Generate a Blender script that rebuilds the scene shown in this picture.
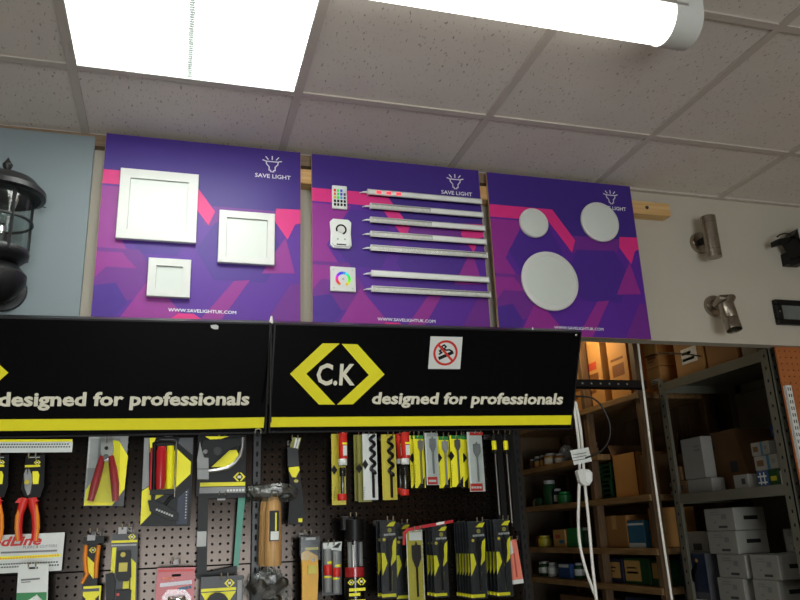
import bpy, math, random
from mathutils import Vector, Matrix
random.seed(7)
for o in list(bpy.data.objects): bpy.data.objects.remove(o)
SC = bpy.context.scene
COL = SC.collection
CZ = 1.5                      # camera height above the floor
# ------------------------------------------------------------------ camera
F, YAW, PITCH, ROLL = 759.18, -0.29233, 0.30036, 0.040078
RM = (Matrix.Rotation(YAW, 3, 'Z') @ Matrix.Rotation(PITCH, 3, 'X') @ Matrix.Rotation(ROLL, 3, 'Y'))
cam = bpy.data.cameras.new('camera'); CAM = bpy.data.objects.new('camera', cam); COL.objects.link(CAM)
cam.sensor_width = 36; cam.lens = F * 36 / 800; cam.clip_start = .01
cx, cy, cz = RM @ Vector((1, 0, 0)), RM @ Vector((0, 0, 1)), -(RM @ Vector((0, 1, 0)))
m4 = Matrix((cx, cy, cz)).transposed().to_4x4(); m4.translation = Vector((0, 0, CZ))
CAM.matrix_world = m4
SC.camera = CAM
# ------------------------------------------------------------------ world, exposure
w = bpy.data.worlds.new('world'); SC.world = w; w.use_nodes = True
w.node_tree.nodes['Background'].inputs[0].default_value = (.8, .85, .9, 1)
w.node_tree.nodes['Background'].inputs[1].default_value = .05
SC.view_settings.view_transform = 'Standard'; SC.view_settings.look = 'None'
SC.view_settings.gamma = 1; SC.view_settings.use_curve_mapping = False
SC.view_settings.exposure = 0.12
PANEL_E, BATTEN_E, BULB_W = 9.0, 4.2, 5.0
wl = bpy.data.lights.new('added_window_light', 'AREA'); wl.shape = 'RECTANGLE'; wl.size = 1.9; wl.size_y = 1.5; wl.energy = 115; wl.color = (.93, .98, 1)  # lamp outside the added window, brightens signs and products from the front
wo = bpy.data.objects.new('added_window_light', wl); COL.objects.link(wo); wo.location = (.25, -3.62, .9); wo.rotation_euler = (math.pi/2, 0, 0)

# ------------------------------------------------------------------ geometry of the place
def ray(px, py):
    return RM @ Vector(((px - 400) / F, 1, -(py - 300) / F))
def aty(px, py, y):           # point of the plane at depth y seen at a pixel
    d = ray(px, py); d = d * (y / d.y); return Vector((d.x, d.y, d.z + CZ))
def atx(px, py, x):
    d = ray(px, py); d = d * (x / d.x); return Vector((d.x, d.y, d.z + CZ))
WALL, CEIL, PEG, XS = 2.364, 1.263 + CZ, 2.20, 2.25

# ------------------------------------------------------------------ materials
def lin(c):
    c = c.lstrip('#'); r = []
    for i in (0, 2, 4):
        v = int(c[i:i+2], 16) / 255; r.append(v / 12.92 if v <= .04045 else ((v + .055) / 1.055) ** 2.4)
    return (*r, 1)
MATS = {}
def M(name, col, rough=.5, metal=0., var=.08, scale=30., bump=0., bscale=200., emit=0., ecol=None, coat=0., spec=.5):
    if name in MATS: return MATS[name]
    m = bpy.data.materials.new(name); m.use_nodes = True; MATS[name] = m
    nt = m.node_tree; b = nt.nodes['Principled BSDF']
    b.inputs['Roughness'].default_value = rough; b.inputs['Metallic'].default_value = metal
    b.inputs['Specular IOR Level'].default_value = spec
    if coat: b.inputs['Coat Weight'].default_value = coat; b.inputs['Coat Roughness'].default_value = .06
    tc = nt.nodes.new('ShaderNodeTexCoord')
    n = nt.nodes.new('ShaderNodeTexNoise'); n.inputs['Scale'].default_value = scale; n.inputs['Detail'].default_value = 4
    nt.links.new(tc.outputs['Object'], n.inputs['Vector'])
    r = nt.nodes.new('ShaderNodeValToRGB'); c = lin(col)
    r.color_ramp.elements[0].position = .3; r.color_ramp.elements[1].position = .7
    r.color_ramp.elements[0].color = tuple(max(0, x * (1 - var)) for x in c[:3]) + (1,)
    r.color_ramp.elements[1].color = tuple(min(1, x * (1 + var)) for x in c[:3]) + (1,)
    nt.links.new(n.outputs['Fac'], r.inputs['Fac']); nt.links.new(r.outputs['Color'], b.inputs['Base Color'])
    if bump:
        n2 = nt.nodes.new('ShaderNodeTexNoise'); n2.inputs['Scale'].default_value = bscale; n2.inputs['Detail'].default_value = 5
        nt.links.new(tc.outputs['Object'], n2.inputs['Vector'])
        bp = nt.nodes.new('ShaderNodeBump'); bp.inputs['Strength'].default_value = bump; bp.inputs['Distance'].default_value = .004
        nt.links.new(n2.outputs['Fac'], bp.inputs['Height']); nt.links.new(bp.outputs['Normal'], b.inputs['Normal'])
    if emit:
        b.inputs['Emission Color'].default_value = lin(ecol or col); b.inputs['Emission Strength'].default_value = emit
    return m
def clear_mat(name, col='ffffff', gloss=.12, rough=.08, tint=.97):
    m = bpy.data.materials.new(name); m.use_nodes = True; MATS[name] = m; nt = m.node_tree
    for n in list(nt.nodes): nt.nodes.remove(n)
    out = nt.nodes.new('ShaderNodeOutputMaterial'); mx = nt.nodes.new('ShaderNodeMixShader')
    t = nt.nodes.new('ShaderNodeBsdfTransparent'); g = nt.nodes.new('ShaderNodeBsdfGlossy')
    c = lin(col); t.inputs['Color'].default_value = (c[0]*tint, c[1]*tint, c[2]*tint, 1)
    g.inputs['Roughness'].default_value = rough
    mx.inputs[0].default_value = gloss
    nt.links.new(t.outputs[0], mx.inputs[1]); nt.links.new(g.outputs[0], mx.inputs[2]); nt.links.new(mx.outputs[0], out.inputs[0])
    return m
def tile_mat():
    m = M('ceiling_tile', 'd9d2ca', .9, var=.03, scale=6)
    nt = m.node_tree; b = nt.nodes['Principled BSDF']; tc = [n for n in nt.nodes if n.type == 'TEX_COORD'][0]
    mp = nt.nodes.new('ShaderNodeMapping'); mp.inputs['Scale'].default_value = (150, 55, 100)
    nt.links.new(tc.outputs['Object'], mp.inputs['Vector'])
    n = nt.nodes.new('ShaderNodeTexNoise'); n.inputs['Scale'].default_value = 1; n.inputs['Detail'].default_value = 2; n.inputs['Distortion'].default_value = .6
    nt.links.new(mp.outputs[0], n.inputs['Vector'])
    r = nt.nodes.new('ShaderNodeValToRGB'); r.color_ramp.elements[0].position = .29; r.color_ramp.elements[1].position = .36
    r.color_ramp.elements[0].color = (0, 0, 0, 1)
    nt.links.new(n.outputs['Fac'], r.inputs['Fac'])
    bp = nt.nodes.new('ShaderNodeBump'); bp.inputs['Strength'].default_value = .5; bp.inputs['Distance'].default_value = .003
    nt.links.new(r.outputs['Color'], bp.inputs['Height']); nt.links.new(bp.outputs['Normal'], b.inputs['Normal'])
    old = b.inputs['Base Color'].links[0].from_socket
    mx = nt.nodes.new('ShaderNodeMix'); mx.data_type = 'RGBA'; mx.inputs[6].default_value = lin('978f86')
    nt.links.new(r.outputs['Color'], mx.inputs[0]); nt.links.new(old, mx.inputs[7]); nt.links.new(mx.outputs[2], b.inputs['Base Color'])
    return m
def wood_mat(name, a, b_, scale=(3, 40, 40), rough=.6):
    m = M(name, a, rough); nt = m.node_tree; b = nt.nodes['Principled BSDF']; tc = [n for n in nt.nodes if n.type == 'TEX_COORD'][0]
    mp = nt.nodes.new('ShaderNodeMapping'); mp.inputs['Scale'].default_value = scale
    nt.links.new(tc.outputs['Object'], mp.inputs['Vector'])
    n = nt.nodes.new('ShaderNodeTexNoise'); n.inputs['Scale'].default_value = 1.5; n.inputs['Detail'].default_value = 6; n.inputs['Distortion'].default_value = 1.2
    nt.links.new(mp.outputs[0], n.inputs['Vector'])
    r = nt.nodes.new('ShaderNodeValToRGB'); r.color_ramp.elements[0].color = lin(a); r.color_ramp.elements[1].color = lin(b_)
    r.color_ramp.elements[0].position = .35; r.color_ramp.elements[1].position = .65
    nt.links.new(n.outputs['Fac'], r.inputs['Fac']); nt.links.new(r.outputs['Color'], b.inputs['Base Color'])
    return m
tile_mat()
M('grid_bar', 'c0b8af', .5, var=.02)
M('wall_paint', 'bcb5a6', .75, var=.03, scale=4, bump=.08, bscale=60)
M('wall_dim', 'b9a98f', .8, var=.05, scale=4); M('wall_dark', '4a423c', .8, var=.05, scale=4)
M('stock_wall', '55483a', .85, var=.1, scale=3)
M('floor_vinyl', '9a958c', .5, var=.1, scale=5)
M('board_grey', '7f8b90', .6, var=.02, scale=3)
M('mdf', 'b89468', .7)
wood_mat('trim_wood', '8f7a62', '7a654e', (3, 40, 40)); wood_mat('pine', 'd9b47c', 'c79a5e', (2, 40, 40))
wood_mat('shelf_wood', '9a7a4e', '7a5c38', (20, 3, 20), .7)
wood_mat('post_wood', '6f563a', '533d28', (30, 30, 3), .7)
wood_mat('hammer_wood', 'd8ae74', 'c49258', (60, 60, 5), .45)
wood_mat('added_back_wood', 'e0b078', 'c9935c', (3, 3, 20), .6)
M('black_gloss', '060609', .12, var=.02, spec=.14)
M('black_frame', '101013', .35, var=.05)
M('black_plastic', '0b0b0c', .42, var=.1, spec=.3)
M('black_card', '0c0c0e', .38, var=.1, spec=.25)
M('peg_black', '332d29', .16, metal=.9, var=.1, scale=5)
M('dark_hole', '030303', .9)
M('yellow', 'fff41c', .45, var=.03)
M('yellow_dull', 'c9bb35', .4, var=.05)
M('yellow_tool', 'e0a818', .4, var=.04)
M('cream_text', 'f0ecd6', .5, var=.02)
M('olive_card', '8d8a3a', .4)
M('white', 'e4e8e4', .45, var=.02)
M('white_print', 'ece9f4', .5, var=.01)
M('white_card', 'dce1dd', .4, var=.03)
M('white_plastic', 'd6d8d4', .35, var=.02)
M('diffuser_off', 'd2d9d3', .3, var=.01)
M('grey_plastic', '8d9090', .4)
M('grey_light', 'b4b6b4', .45)
M('grey_dark', '4a4c50', .45)
M('red', 'd52b22', .4); M('red_tool', 'b8202a', .3); M('red_orange', 'e04a1c', .4)
M('orange', 'e8861c', .4); M('green_card', '17803e', .4); M('green_tool', '1f8a72', .35)
M('green_dark', '184824', .5); M('blue_box', '24477e', .5); M('blue_light', '35708f', .5); M('pink_card', 'e8806a', .45)
M('lens_grey', '6a706c', .2, var=.15, scale=14); M('bit_black', '1c1c1e', .3, metal=.6, var=.2); M('pack_grey', '2c2f34', .35, var=.25, scale=25, spec=.3); M('navy', '1d2740', .45)
M('steel', 'b6b2aa', .28, metal=1, var=.05)
M('steel_dark', '6c6a68', .35, metal=1, var=.08)
M('chrome', 'd8d8d8', .15, metal=1, var=.02)
M('alu', 'c9c9c9', .35, metal=.9, var=.03)
M('brushed', 'a0978a', .27, metal=1, var=.12, scale=60)
M('iron', '1b1c1e', .42, var=.2, scale=40, bump=.25, bscale=120)
M('metal_shelf', '6f6d60', .5, metal=.2, var=.1, scale=8)
M('metal_black', '2a2826', .5, metal=.3)
M('carton', 'b98648', .75, var=.08, scale=6)
M('carton_b', 'a5743e', .75, var=.08, scale=6)
M('carton_dark', '6a4c2e', .8, var=.1, scale=6)
M('tape', 'c79d5c', .25, var=.05)
M('print_brown', '7a4a22', .7)
M('print_grey', '77797a', .6); M('print_dark', '35363a', .6); M('red_print', 'b8452a', .6)
M('box_white', '908e88', .6, var=.04)
M('orange_board', 'a8612f', .6, var=.06)
M('cable_white', 'e2e0d8', .4); M('cable_black', '0c0c0c', .5)
M('indigo', '3a1f80', .45, var=.03, scale=3); M('violet', '551f94', .45, var=.04, scale=3)
M('deep_violet', '45208a', .45, var=.03); M('magenta', '8e268c', .45, var=.04); M('plum', '6a2388', .45, var=.04)
M('hot_pink', 'da2a80', .45, var=.03)
M('panel_light', 'ffffff', .4, emit=PANEL_E, ecol='fbfff8')
M('rib_light', 'dfe8e4', .4, emit=.22, ecol='eef6f2'); M('batten_light', 'ffffff', .4, emit=BATTEN_E, ecol='fffdf4')
M('bulb_warm', 'ffffff', .4, emit=6, ecol='ffb860')
M('led_red', 'e05060', .4, emit=1.2, ecol='ff3040')
clear_mat('clear', gloss=.02); clear_mat('blister', 'f4f6f6', gloss=.035, rough=.14, tint=.99); clear_mat('glass', 'eef4f2', gloss=.06, rough=.03, tint=.97)
clear_mat('wrap', 'e8ecec', gloss=.13, rough=.28, tint=.95)
for k in range(16):
    import colorsys
    r_, g_, b_ = colorsys.hsv_to_rgb(k / 16, .85, .95); M('hue_%d' % k, '%02x%02x%02x' % (int(r_*255), int(g_*255), int(b_*255)), .4, var=.01)

# ------------------------------------------------------------------ mesh helpers
class Plane:
    def __init__(s, o, u, v):
        s.o = Vector(o); s.u = Vector(u).normalized(); v = Vector(v); v = v - s.u * v.dot(s.u); s.v = v.normalized()
        s.n = s.v.cross(s.u); s.n = s.n if s.n.dot(Vector((0, 0, CZ)) - s.o) > 0 else -s.n   # towards the shop
    def px(s, x, y):
        d = ray(x, y); c = Vector((0, 0, CZ)); t = (s.o - c).dot(s.n) / d.dot(s.n); p = c + d * t - s.o
        return (p.dot(s.u), p.dot(s.v))
    def pt(s, u, v, w=0): return s.o + s.u * u + s.v * v + s.n * w
def PY(y): return Plane((0, y, 0), (1, 0, 0), (0, 0, 1))
def PX(x): return Plane((x, 0, 0), (0, 1, 0), (0, 0, 1))
class MB:
    def __init__(s): s.v = []; s.f = []; s.mi = []; s.mats = []; s.sm = []
    def mat(s, m):
        if m not in s.mats: s.mats.append(m)
        return s.mats.index(m)
    def add(s, vs, fs, m, smooth=False):
        b = len(s.v); s.v += [Vector(x) for x in vs]; k = s.mat(m)
        for f in fs: s.f.append([i + b for i in f]); s.mi.append(k); s.sm.append(smooth)
        return s
    def box(s, a, b, m):
        (x0, y0, z0), (x1, y1, z1) = [tuple(map(min, zip(a, b))), tuple(map(max, zip(a, b)))]
        v = [(x, y, z) for z in (z0, z1) for y in (y0, y1) for x in (x0, x1)]
        return s.add(v, [(0, 2, 3, 1), (4, 5, 7, 6), (0, 1, 5, 4), (2, 6, 7, 3), (0, 4, 6, 2), (1, 3, 7, 5)], m)
    def bbox(s, a, b, m, bev=.003):     # box with chamfered vertical and horizontal edges
        a, b = tuple(map(min, zip(a, b))), tuple(map(max, zip(a, b)))
        c = [(a[i] + b[i]) / 2 for i in range(3)]; h = [(b[i] - a[i]) / 2 for i in range(3)]
        bev = min(bev, min(h) * .6); v = []; idx = {}
        for sx in (-1, 1):
            for sy in (-1, 1):
                for sz in (-1, 1):
                    for ax in range(3):
                        p = [sx * h[0], sy * h[1], sz * h[2]]; sg = (sx, sy, sz)
                        for o in range(3):
                            if o != ax: p[o] -= sg[o] * bev
                        idx[(sx, sy, sz, ax)] = len(v); v.append([p[i] + c[i] for i in range(3)])
        f = []
        for ax in range(3):
            o1, o2 = [i for i in range(3) if i != ax]
            for sg in (-1, 1):
                q = []
                for s1, s2 in ((-1, -1), (1, -1), (1, 1), (-1, 1)):
                    t = [0, 0, 0]; t[ax] = sg; t[o1] = s1; t[o2] = s2; q.append(idx[(*t, ax)])
                f.append(q)
        for ax in range(3):
            o1, o2 = [i for i in range(3) if i != ax]
            for s1 in (-1, 1):
                for s2 in (-1, 1):
                    q = []
                    for sa, w_ in ((-1, o1), (1, o1), (1, o2), (-1, o2)):
                        t = [0, 0, 0]; t[ax] = sa; t[o1] = s1; t[o2] = s2; q.append(idx[(*t, w_)])
                    f.append(q)
        for sx in (-1, 1):
            for sy in (-1, 1):
                for sz in (-1, 1): f.append([idx[(sx, sy, sz, k)] for k in range(3)])
        return s.add(v, f, m)
    def prism(s, pl, uv, w0, w1, m):
        n = len(uv); v = [pl.pt(u, q, w1) for u, q in uv] + [pl.pt(u, q, w0) for u, q in uv]
        return s.add(v, [list(range(n)), list(range(2*n-1, n-1, -1))] + [(i, n+i, n+(i+1) % n, (i+1) % n) for i in range(n)], m)
    def poly(s, pl, pxs, w0, w1, m): return s.prism(pl, [pl.px(*p) for p in pxs], w0, w1, m)
    def rect(s, pl, r, w0, w1, m):
        c = [pl.px(r[0], r[1]), pl.px(r[2], r[1]), pl.px(r[2], r[3]), pl.px(r[0], r[3])]
        l = (c[0][0] + c[3][0]) / 2; rr = (c[1][0] + c[2][0]) / 2; t = (c[0][1] + c[1][1]) / 2; b = (c[2][1] + c[3][1]) / 2
        return s.prism(pl, [(l, t), (rr, t), (rr, b), (l, b)], w0, w1, m)
    def tube(s, pts, r, m, n=8, cap=True):
        pts = [Vector(p) for p in pts]; rs = r if isinstance(r, (list, tuple)) else [r] * len(pts)
        v = []; fs = []; prev = None
        for i, p in enumerate(pts):
            t = (pts[min(i+1, len(pts)-1)] - pts[max(i-1, 0)]); t = t.normalized() if t.length > 1e-9 else Vector((0, 0, 1))
            if prev is None:
                a = Vector((0, 1, 0)) if abs(t.y) < .9 else Vector((1, 0, 0)); u = t.cross(a).normalized()
            else: u = (prev - t * prev.dot(t)).normalized()
            prev = u; q = t.cross(u)
            for k in range(n): v.append(p + (u * math.cos(k*2*math.pi/n) + q * math.sin(k*2*math.pi/n)) * rs[i])
        for i in range(len(pts)-1):
            for k in range(n): fs.append((i*n+k, i*n+(k+1) % n, (i+1)*n+(k+1) % n, (i+1)*n+k))
        if cap: fs += [list(range(n))[::-1], list(range((len(pts)-1)*n, len(pts)*n))]
        return s.add(v, fs, m, True)
    def lathe(s, c, axis, prof, m, n=24, cap=True):     # prof: (distance along axis, radius)
        c = Vector(c); axis = Vector(axis).normalized()
        return s.tube_axis(c, axis, prof, m, n, cap)
    def tube_axis(s, c, t, prof, m, n, cap):
        a = Vector((0, 1, 0)) if abs(t.y) < .9 else Vector((1, 0, 0)); u = t.cross(a).normalized(); q = t.cross(u); v = []; fs = []
        for d, r in prof:
            for k in range(n): v.append(c + t*d + (u*math.cos(k*2*math.pi/n) + q*math.sin(k*2*math.pi/n)) * r)
        for i in range(len(prof)-1):
            for k in range(n): fs.append((i*n+k, i*n+(k+1) % n, (i+1)*n+(k+1) % n, (i+1)*n+k))
        if cap: fs += [list(range(n))[::-1], list(range((len(prof)-1)*n, len(prof)*n))]
        return s.add(v, fs, m, True)
    def ring(s, pl, uv, r0, r1, w0, w1, m, n=28, a0=0, a1=2*math.pi):
        full = abs(a1 - a0 - 2*math.pi) < 1e-6
        for k in range(n):
            t0, t1 = a0 + (a1-a0)*k/n, a0 + (a1-a0)*(k+1)/n
            q = [(uv[0]+r*math.cos(t), uv[1]+r*math.sin(t)) for r, t in ((r0, t0), (r1, t0), (r1, t1), (r0, t1))]
            s.prism(pl, q, w0, w1, m)
        return s
    def disc(s, pl, uv, r, w0, w1, m, n=16):
        return s.prism(pl, [(uv[0]+r*math.cos(2*math.pi*k/n), uv[1]+r*math.sin(2*math.pi*k/n)) for k in range(n)], w0, w1, m)
    def build(s, name, parent=None):
        me = bpy.data.meshes.new(name); off = parent_world(parent)
        me.from_pydata([p - off for p in s.v], [], s.f)
        for m in s.mats: me.materials.append(MATS[m])
        me.polygons.foreach_set('material_index', s.mi); me.polygons.foreach_set('use_smooth', s.sm)
        import bmesh
        bm = bmesh.new(); bm.from_mesh(me); bmesh.ops.recalc_face_normals(bm, faces=bm.faces); bm.to_mesh(me); bm.free()
        if any(s.sm) and hasattr(me, 'set_sharp_from_angle'): me.set_sharp_from_angle(angle=.7)
        o = bpy.data.objects.new(name, me); COL.objects.link(o); o.parent = parent
        if name in ('bolt_holes', 'slots', 'small_print', 'led_chips', 'printed_label', 'punched_holes', 'printed_symbols', 'buttons'): o['kind'] = 'stuff'
        return o
def parent_world(p):
    v = Vector((0, 0, 0))
    while p: v = v + p.location; p = p.parent
    return v
def tag(o, label, cat, group=None):
    o['label'] = label; o['category'] = cat
    if group: o['group'] = group
    return o
def thing(name, label, cat, loc, group=None):
    o = bpy.data.objects.new(name, None); COL.objects.link(o); o.location = Vector(loc); o.empty_display_size = .02
    return tag(o, label, cat, group)
def struct(o): o['kind'] = 'structure'; return o
def copy_tree(o, parent=None):
    c = o.copy(); COL.objects.link(c); c.parent = parent
    for ch in list(o.children): copy_tree(ch, c)
    return c
def text(name, body, pl, u0, u1, vb, vt, w, m, parent, bold=0., shear=0., slope=0., thick=.0006, fat=0.):
    cu = bpy.data.curves.new(name, 'FONT'); cu.body = body; cu.size = 1; cu.offset = bold; cu.shear = shear; cu.resolution_u = 2
    to = bpy.data.objects.new(name, cu); COL.objects.link(to)
    dg = bpy.context.evaluated_depsgraph_get(); me = bpy.data.meshes.new_from_object(to.evaluated_get(dg))
    bpy.data.objects.remove(to); bpy.data.curves.remove(cu)
    xs = [v.co.x for v in me.vertices]; x0, x1 = min(xs), max(xs)
    cap = .72                                   # height of an ascender of the built-in font at size 1
    off = parent_world(parent); sx = (u1-u0)/(x1-x0); sy = (vt-vb)/cap
    for v in me.vertices:
        u = u0 + (v.co.x - x0)*sx; q = vb + v.co.y*sy + (u-u0)*slope
        v.co = pl.pt(u, q, w + thick) - off
    if fat:
        n = len(me.vertices); vs = [v.co.copy() for v in me.vertices]; fs = [list(p.vertices) for p in me.polygons]; V = []; FF = []
        for k, (a, c) in enumerate(((0, 0), (1, 0), (.5, .35), (.5, -.35))):
            d = pl.u*a*fat*(vt-vb) + pl.v*c*fat*(vt-vb) + pl.n*k*.00005
            V += [p+d for p in vs]; FF += [[i+n*k for i in f] for f in fs]
        me = bpy.data.meshes.new(name); me.from_pydata(V, [], FF)
    me.materials.clear(); me.materials.append(MATS[m])
    o = bpy.data.objects.new(name, me); COL.objects.link(o); o.parent = parent
    return o

# ================================================================== SETTING
XL, XR, YB, YS = -3.0, 3.4, -3.4, 5.15
ceil = struct(MB().box((XL, YB, CEIL+.02), (XR, WALL, CEIL+.08), 'wall_paint').build('ceiling'))
gx0, gy0 = -.304, 1.970
xs = [-2.722, -2.122, -1.522, -.922, -.322, .302, .911, 1.508, 2.085, 2.68, 3.28]; ys = [gy0 - .6*k for k in range(0, 10)]
xe = [XL] + [x for x in xs if XL < x < XR] + [XR]; ye = sorted([WALL, YB] + [y for y in ys if YB < y < WALL])
lights = [(-.322, 1.370), (-.322, -1.03), (-2.122, .17), (.911,-2.83)]  # first is in view; the rest are unseen, added to light shop and rear panels
islight = lambda x, y: any(abs(x-a) < .05 and abs(y-b) < .05 for a, b in lights)
tiles = {}
for i in range(len(xe)-1):
    for j in range(len(ye)-1):
        if islight(xe[i], ye[j]): continue
        k = (round(xe[i+1]-xe[i], 3), round(ye[j+1]-ye[j], 3))
        if k not in tiles:
            tiles[k] = MB().bbox((0.004, .004, 0), (k[0]-.004, k[1]-.004, .014), 'ceiling_tile', .003).build('ceiling_tile', ceil); t = tiles[k]
        else: t = tiles[k].copy(); COL.objects.link(t)
        t.location = (xe[i], ye[j], CEIL+.006)
for x in xe[1:-1]:
    MB().box((x-.012, YB, CEIL-.001), (x+.012, WALL, CEIL+.006), 'grid_bar').build('grid_bar', ceil)
for y in ye[1:-1]:
    MB().box((XL, y-.012, CEIL), (XR, y+.012, CEIL+.0055), 'grid_bar').build('grid_bar', ceil)
MB().box((XL, WALL-.02, CEIL-.0015), (XR, WALL, CEIL+.006), 'grid_bar').build('edge_trim', ceil)
ZB = aty(725, 343.2, WALL).z       # bottom of the bulkhead
struct(MB().box((XL, WALL, ZB), (XR, WALL+.05, CEIL+.08), 'wall_paint').build('wall_front'))
struct(MB().box((XL, YB, -.05), (XR, YS, 0), 'floor_vinyl').build('floor'))
struct(MB().box((XL-.1, YB, 0), (XL, YS, CEIL+.08), 'wall_dim').build('wall_left'))
struct(MB().box((XR, YB, 0), (XR+.1, YS, CEIL+.08), 'wall_dim').build('wall_right'))
WX0, WX1, WZ0, WZ1 = -.7, 1.2, .15, 1.65
wb = struct(MB().box((XL, YB-.1, 0), (WX0, YB, CEIL+.08), 'wall_dark').box((WX1, YB-.1, 0), (XR, YB, CEIL+.08), 'wall_dark').box((WX0, YB-.1, 0), (WX1, YB, WZ0), 'wall_dark').box((WX0, YB-.1, WZ1), (WX1, YB, CEIL+.08), 'wall_dark').build('wall_back'))
wn = struct(MB().box((WX0, YB-.06, WZ0), (WX1, YB-.055, WZ1), 'clear').build('added_window'))  # window out of view, added and placed for frontal light
for x in (WX0, WX0+.62, WX0+1.24, WX1-.04): MB().bbox((x, YB-.08, WZ0), (x+.04, YB-.03, WZ1), 'white_plastic', .004).build('mullion', wn)
for z in (WZ0, WZ1-.04): MB().bbox((WX0, YB-.08, z), (WX1, YB-.03, z+.04), 'white_plastic', .004).build('rail', wn)
for x0, x1, z0, z1 in ((-1.15, -.4, 1.7, 2.1), (.05, .45, 1.7, 2.0), (.72, 1.08, 1.75, 2.35), (1.36, 1.66, 1.75, 2.3), (2.0, 2.5, .6, 2.1)):   # timber panels added on the unseen rear wall, for tan reflections in the pegboard
    MB().bbox((x0, YB, z0), (x1, YB+.03, z1), 'added_back_wood', .006).build('panel', wb)
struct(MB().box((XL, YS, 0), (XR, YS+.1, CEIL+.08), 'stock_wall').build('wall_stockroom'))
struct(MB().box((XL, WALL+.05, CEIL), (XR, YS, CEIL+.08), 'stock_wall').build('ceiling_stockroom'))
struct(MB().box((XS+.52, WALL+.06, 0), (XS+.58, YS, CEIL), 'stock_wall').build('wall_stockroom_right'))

trim = MB().box((-1.0, WALL-.03, CEIL-.042), (1.63, WALL, CEIL-.002), 'trim_wood').build('trim_1'); struct(trim)
# ---- recessed light panels
def panel(x, y, label):
    t = thing('ceiling_light', label, 'ceiling light', (x+.3, y+.3, CEIL), 'recessed light panels')
    z = CEIL; MBf = MB(); X1 = min(q for q in xe if q > x+.1); XM = (x+X1)/2
    for a, b in (((x+.012, y+.012), (X1-.012, y+.016)), ((x+.012, y+.584), (X1-.012, y+.588)), ((x+.012, y+.016), (x+.016, y+.584)), ((X1-.016, y+.016), (X1-.012, y+.584))):
        MBf.bbox((*a, z-.002), (*b, z+.018), 'white_plastic', .002)
    MBf.build('frame', t)
    for k in (0, 1):
        MB().bbox(((x+.016, XM+.008)[k], y+.016, z+.004), ((XM-.008, X1-.016)[k], y+.584, z+.016), 'panel_light', .003).build('diffuser', t)
    b = MB().box((XM-.008, y+.016, z+.006), (XM+.008, y+.584, z+.016), 'rib_light')
    for k in range(60): b.box((XM-.006, y+.020+k*.0094, z+.003), (XM+.006, y+.025+k*.0094, z+.006), 'rib_light')
    b.build('centre_rib', t)
labs = ['bright square recessed ceiling light with ribbed centre bar', 'added unseen recessed ceiling light behind the camera, middle of the shop', 
        'added unseen recessed ceiling light beside the left wall', 'added unseen recessed ceiling light beside the rear wall']
for (x, y), l in zip(lights, labs): panel(x, y, l)
# ---- surface batten
t = thing('batten_light', 'long white surface-mounted LED batten light with curved diffuser', 'ceiling light', (.6, 1.36, CEIL))
by, bz, hw, hh = 1.388, 1.238+CZ, .062, .062
def dprof(s=1.): return [(by - hw*s*math.cos(a), bz - hh*s*math.sin(a)) for a in [math.pi*k/30 for k in range(31)]]
def extr(x0, x1, prof, m):
    n = len(prof); v = [(x0, *p) for p in prof] + [(x1, *p) for p in prof]
    return MB().add(v, [list(range(n)), list(range(2*n-1, n-1, -1))] + [(i, n+i, n+(i+1) % n, (i+1) % n) for i in range(n)], m, True)
extr(.03, 1.150, dprof(), 'batten_light').build('diffuser', t)
MB().box((.02, by-hw-.004, bz), (1.185, by+hw+.004, CEIL), 'alu').build('housing', t)
for x0, x1 in ((-.01, .03), (1.150, 1.228)):
    extr(x0, x1, [(by-hw-.006, CEIL)] + dprof(1.05) + [(by+hw+.006, CEIL)], 'white_plastic').build('end_cap', t)

# ================================================================== POSTERS
batz0, batz1 = aty(640, 215.5, 2.33).z, aty(640, 203, 2.33).z
PYF = 2.30
t = tag(MB().bbox((-.24, PYF+.0105, batz0), (1.81, WALL, batz1), 'pine', .003).build('wooden_batten'), 'pale pine batten behind the purple boards with a screw at its end', 'batten')
scw = aty(647, 207.5, PYF+.0105); MB().lathe((scw.x, PYF+.011, scw.z), (0, -1, 0), [(0, .008), (.002, .007), (.003, .003)], 'steel_dark', 12).build('screw', t)
PAT = [('indigo', [(0, 1), (1, 1), (1, .64), (.56, .60), (.42, .79), (0, .79)]),
       ('magenta', [(0, .70), (.22, .70), (.08, .46), (.14, .36), (0, .36)]),
       ('plum', [(.50, .63), (.90, .63), (.82, .52), (.50, .52)]),
       ('deep_violet', [(.22, .68), (.38, .68), (.46, .52), (.38, .34), (.2, .34), (.1, .5)]),
       ('deep_violet', [(.56, .54), (.82, .55), (.91, .4), (.82, .22), (.56, .22), (.47, .38)]),
       ('plum', [(.0, .36), (.2, .36), (.3, .2), (.2, .1), (0, .06)]),
       ('magenta', [(0, .34), (.12, .34), (.19, .26), (.05, .26), (0, .2)]),
       ('magenta', [(.26, .22), (.13, 0), (.44, 0)]),
       ('magenta', [(.66, .22), (.74, .23), (.60, 0), (.50, 0)]),
       ('magenta', [(.92, .48), (.97, .28), (.80, .27), (.87, .40)]),
       ('plum', [(.82, 0), (.95, .22), (1, .22), (1, 0)]),
       ('deep_violet', [(0, .16), (.1, .18), (.16, .08), (.1, 0), (0, 0)]),
       ('hot_pink', [(0, .79), (.42, .79), (.555, .60), (.525, .52), (.385, .71), (0, .71)]),
       ('hot_pink', [(.87, .645), (1, .65), (1, .57), (.97, .56), (.93, .47), (.86, .575)]),
       ('hot_pink', [(.36, 0), (.52, 0), (.47, .035), (.40, .035)])]
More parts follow.
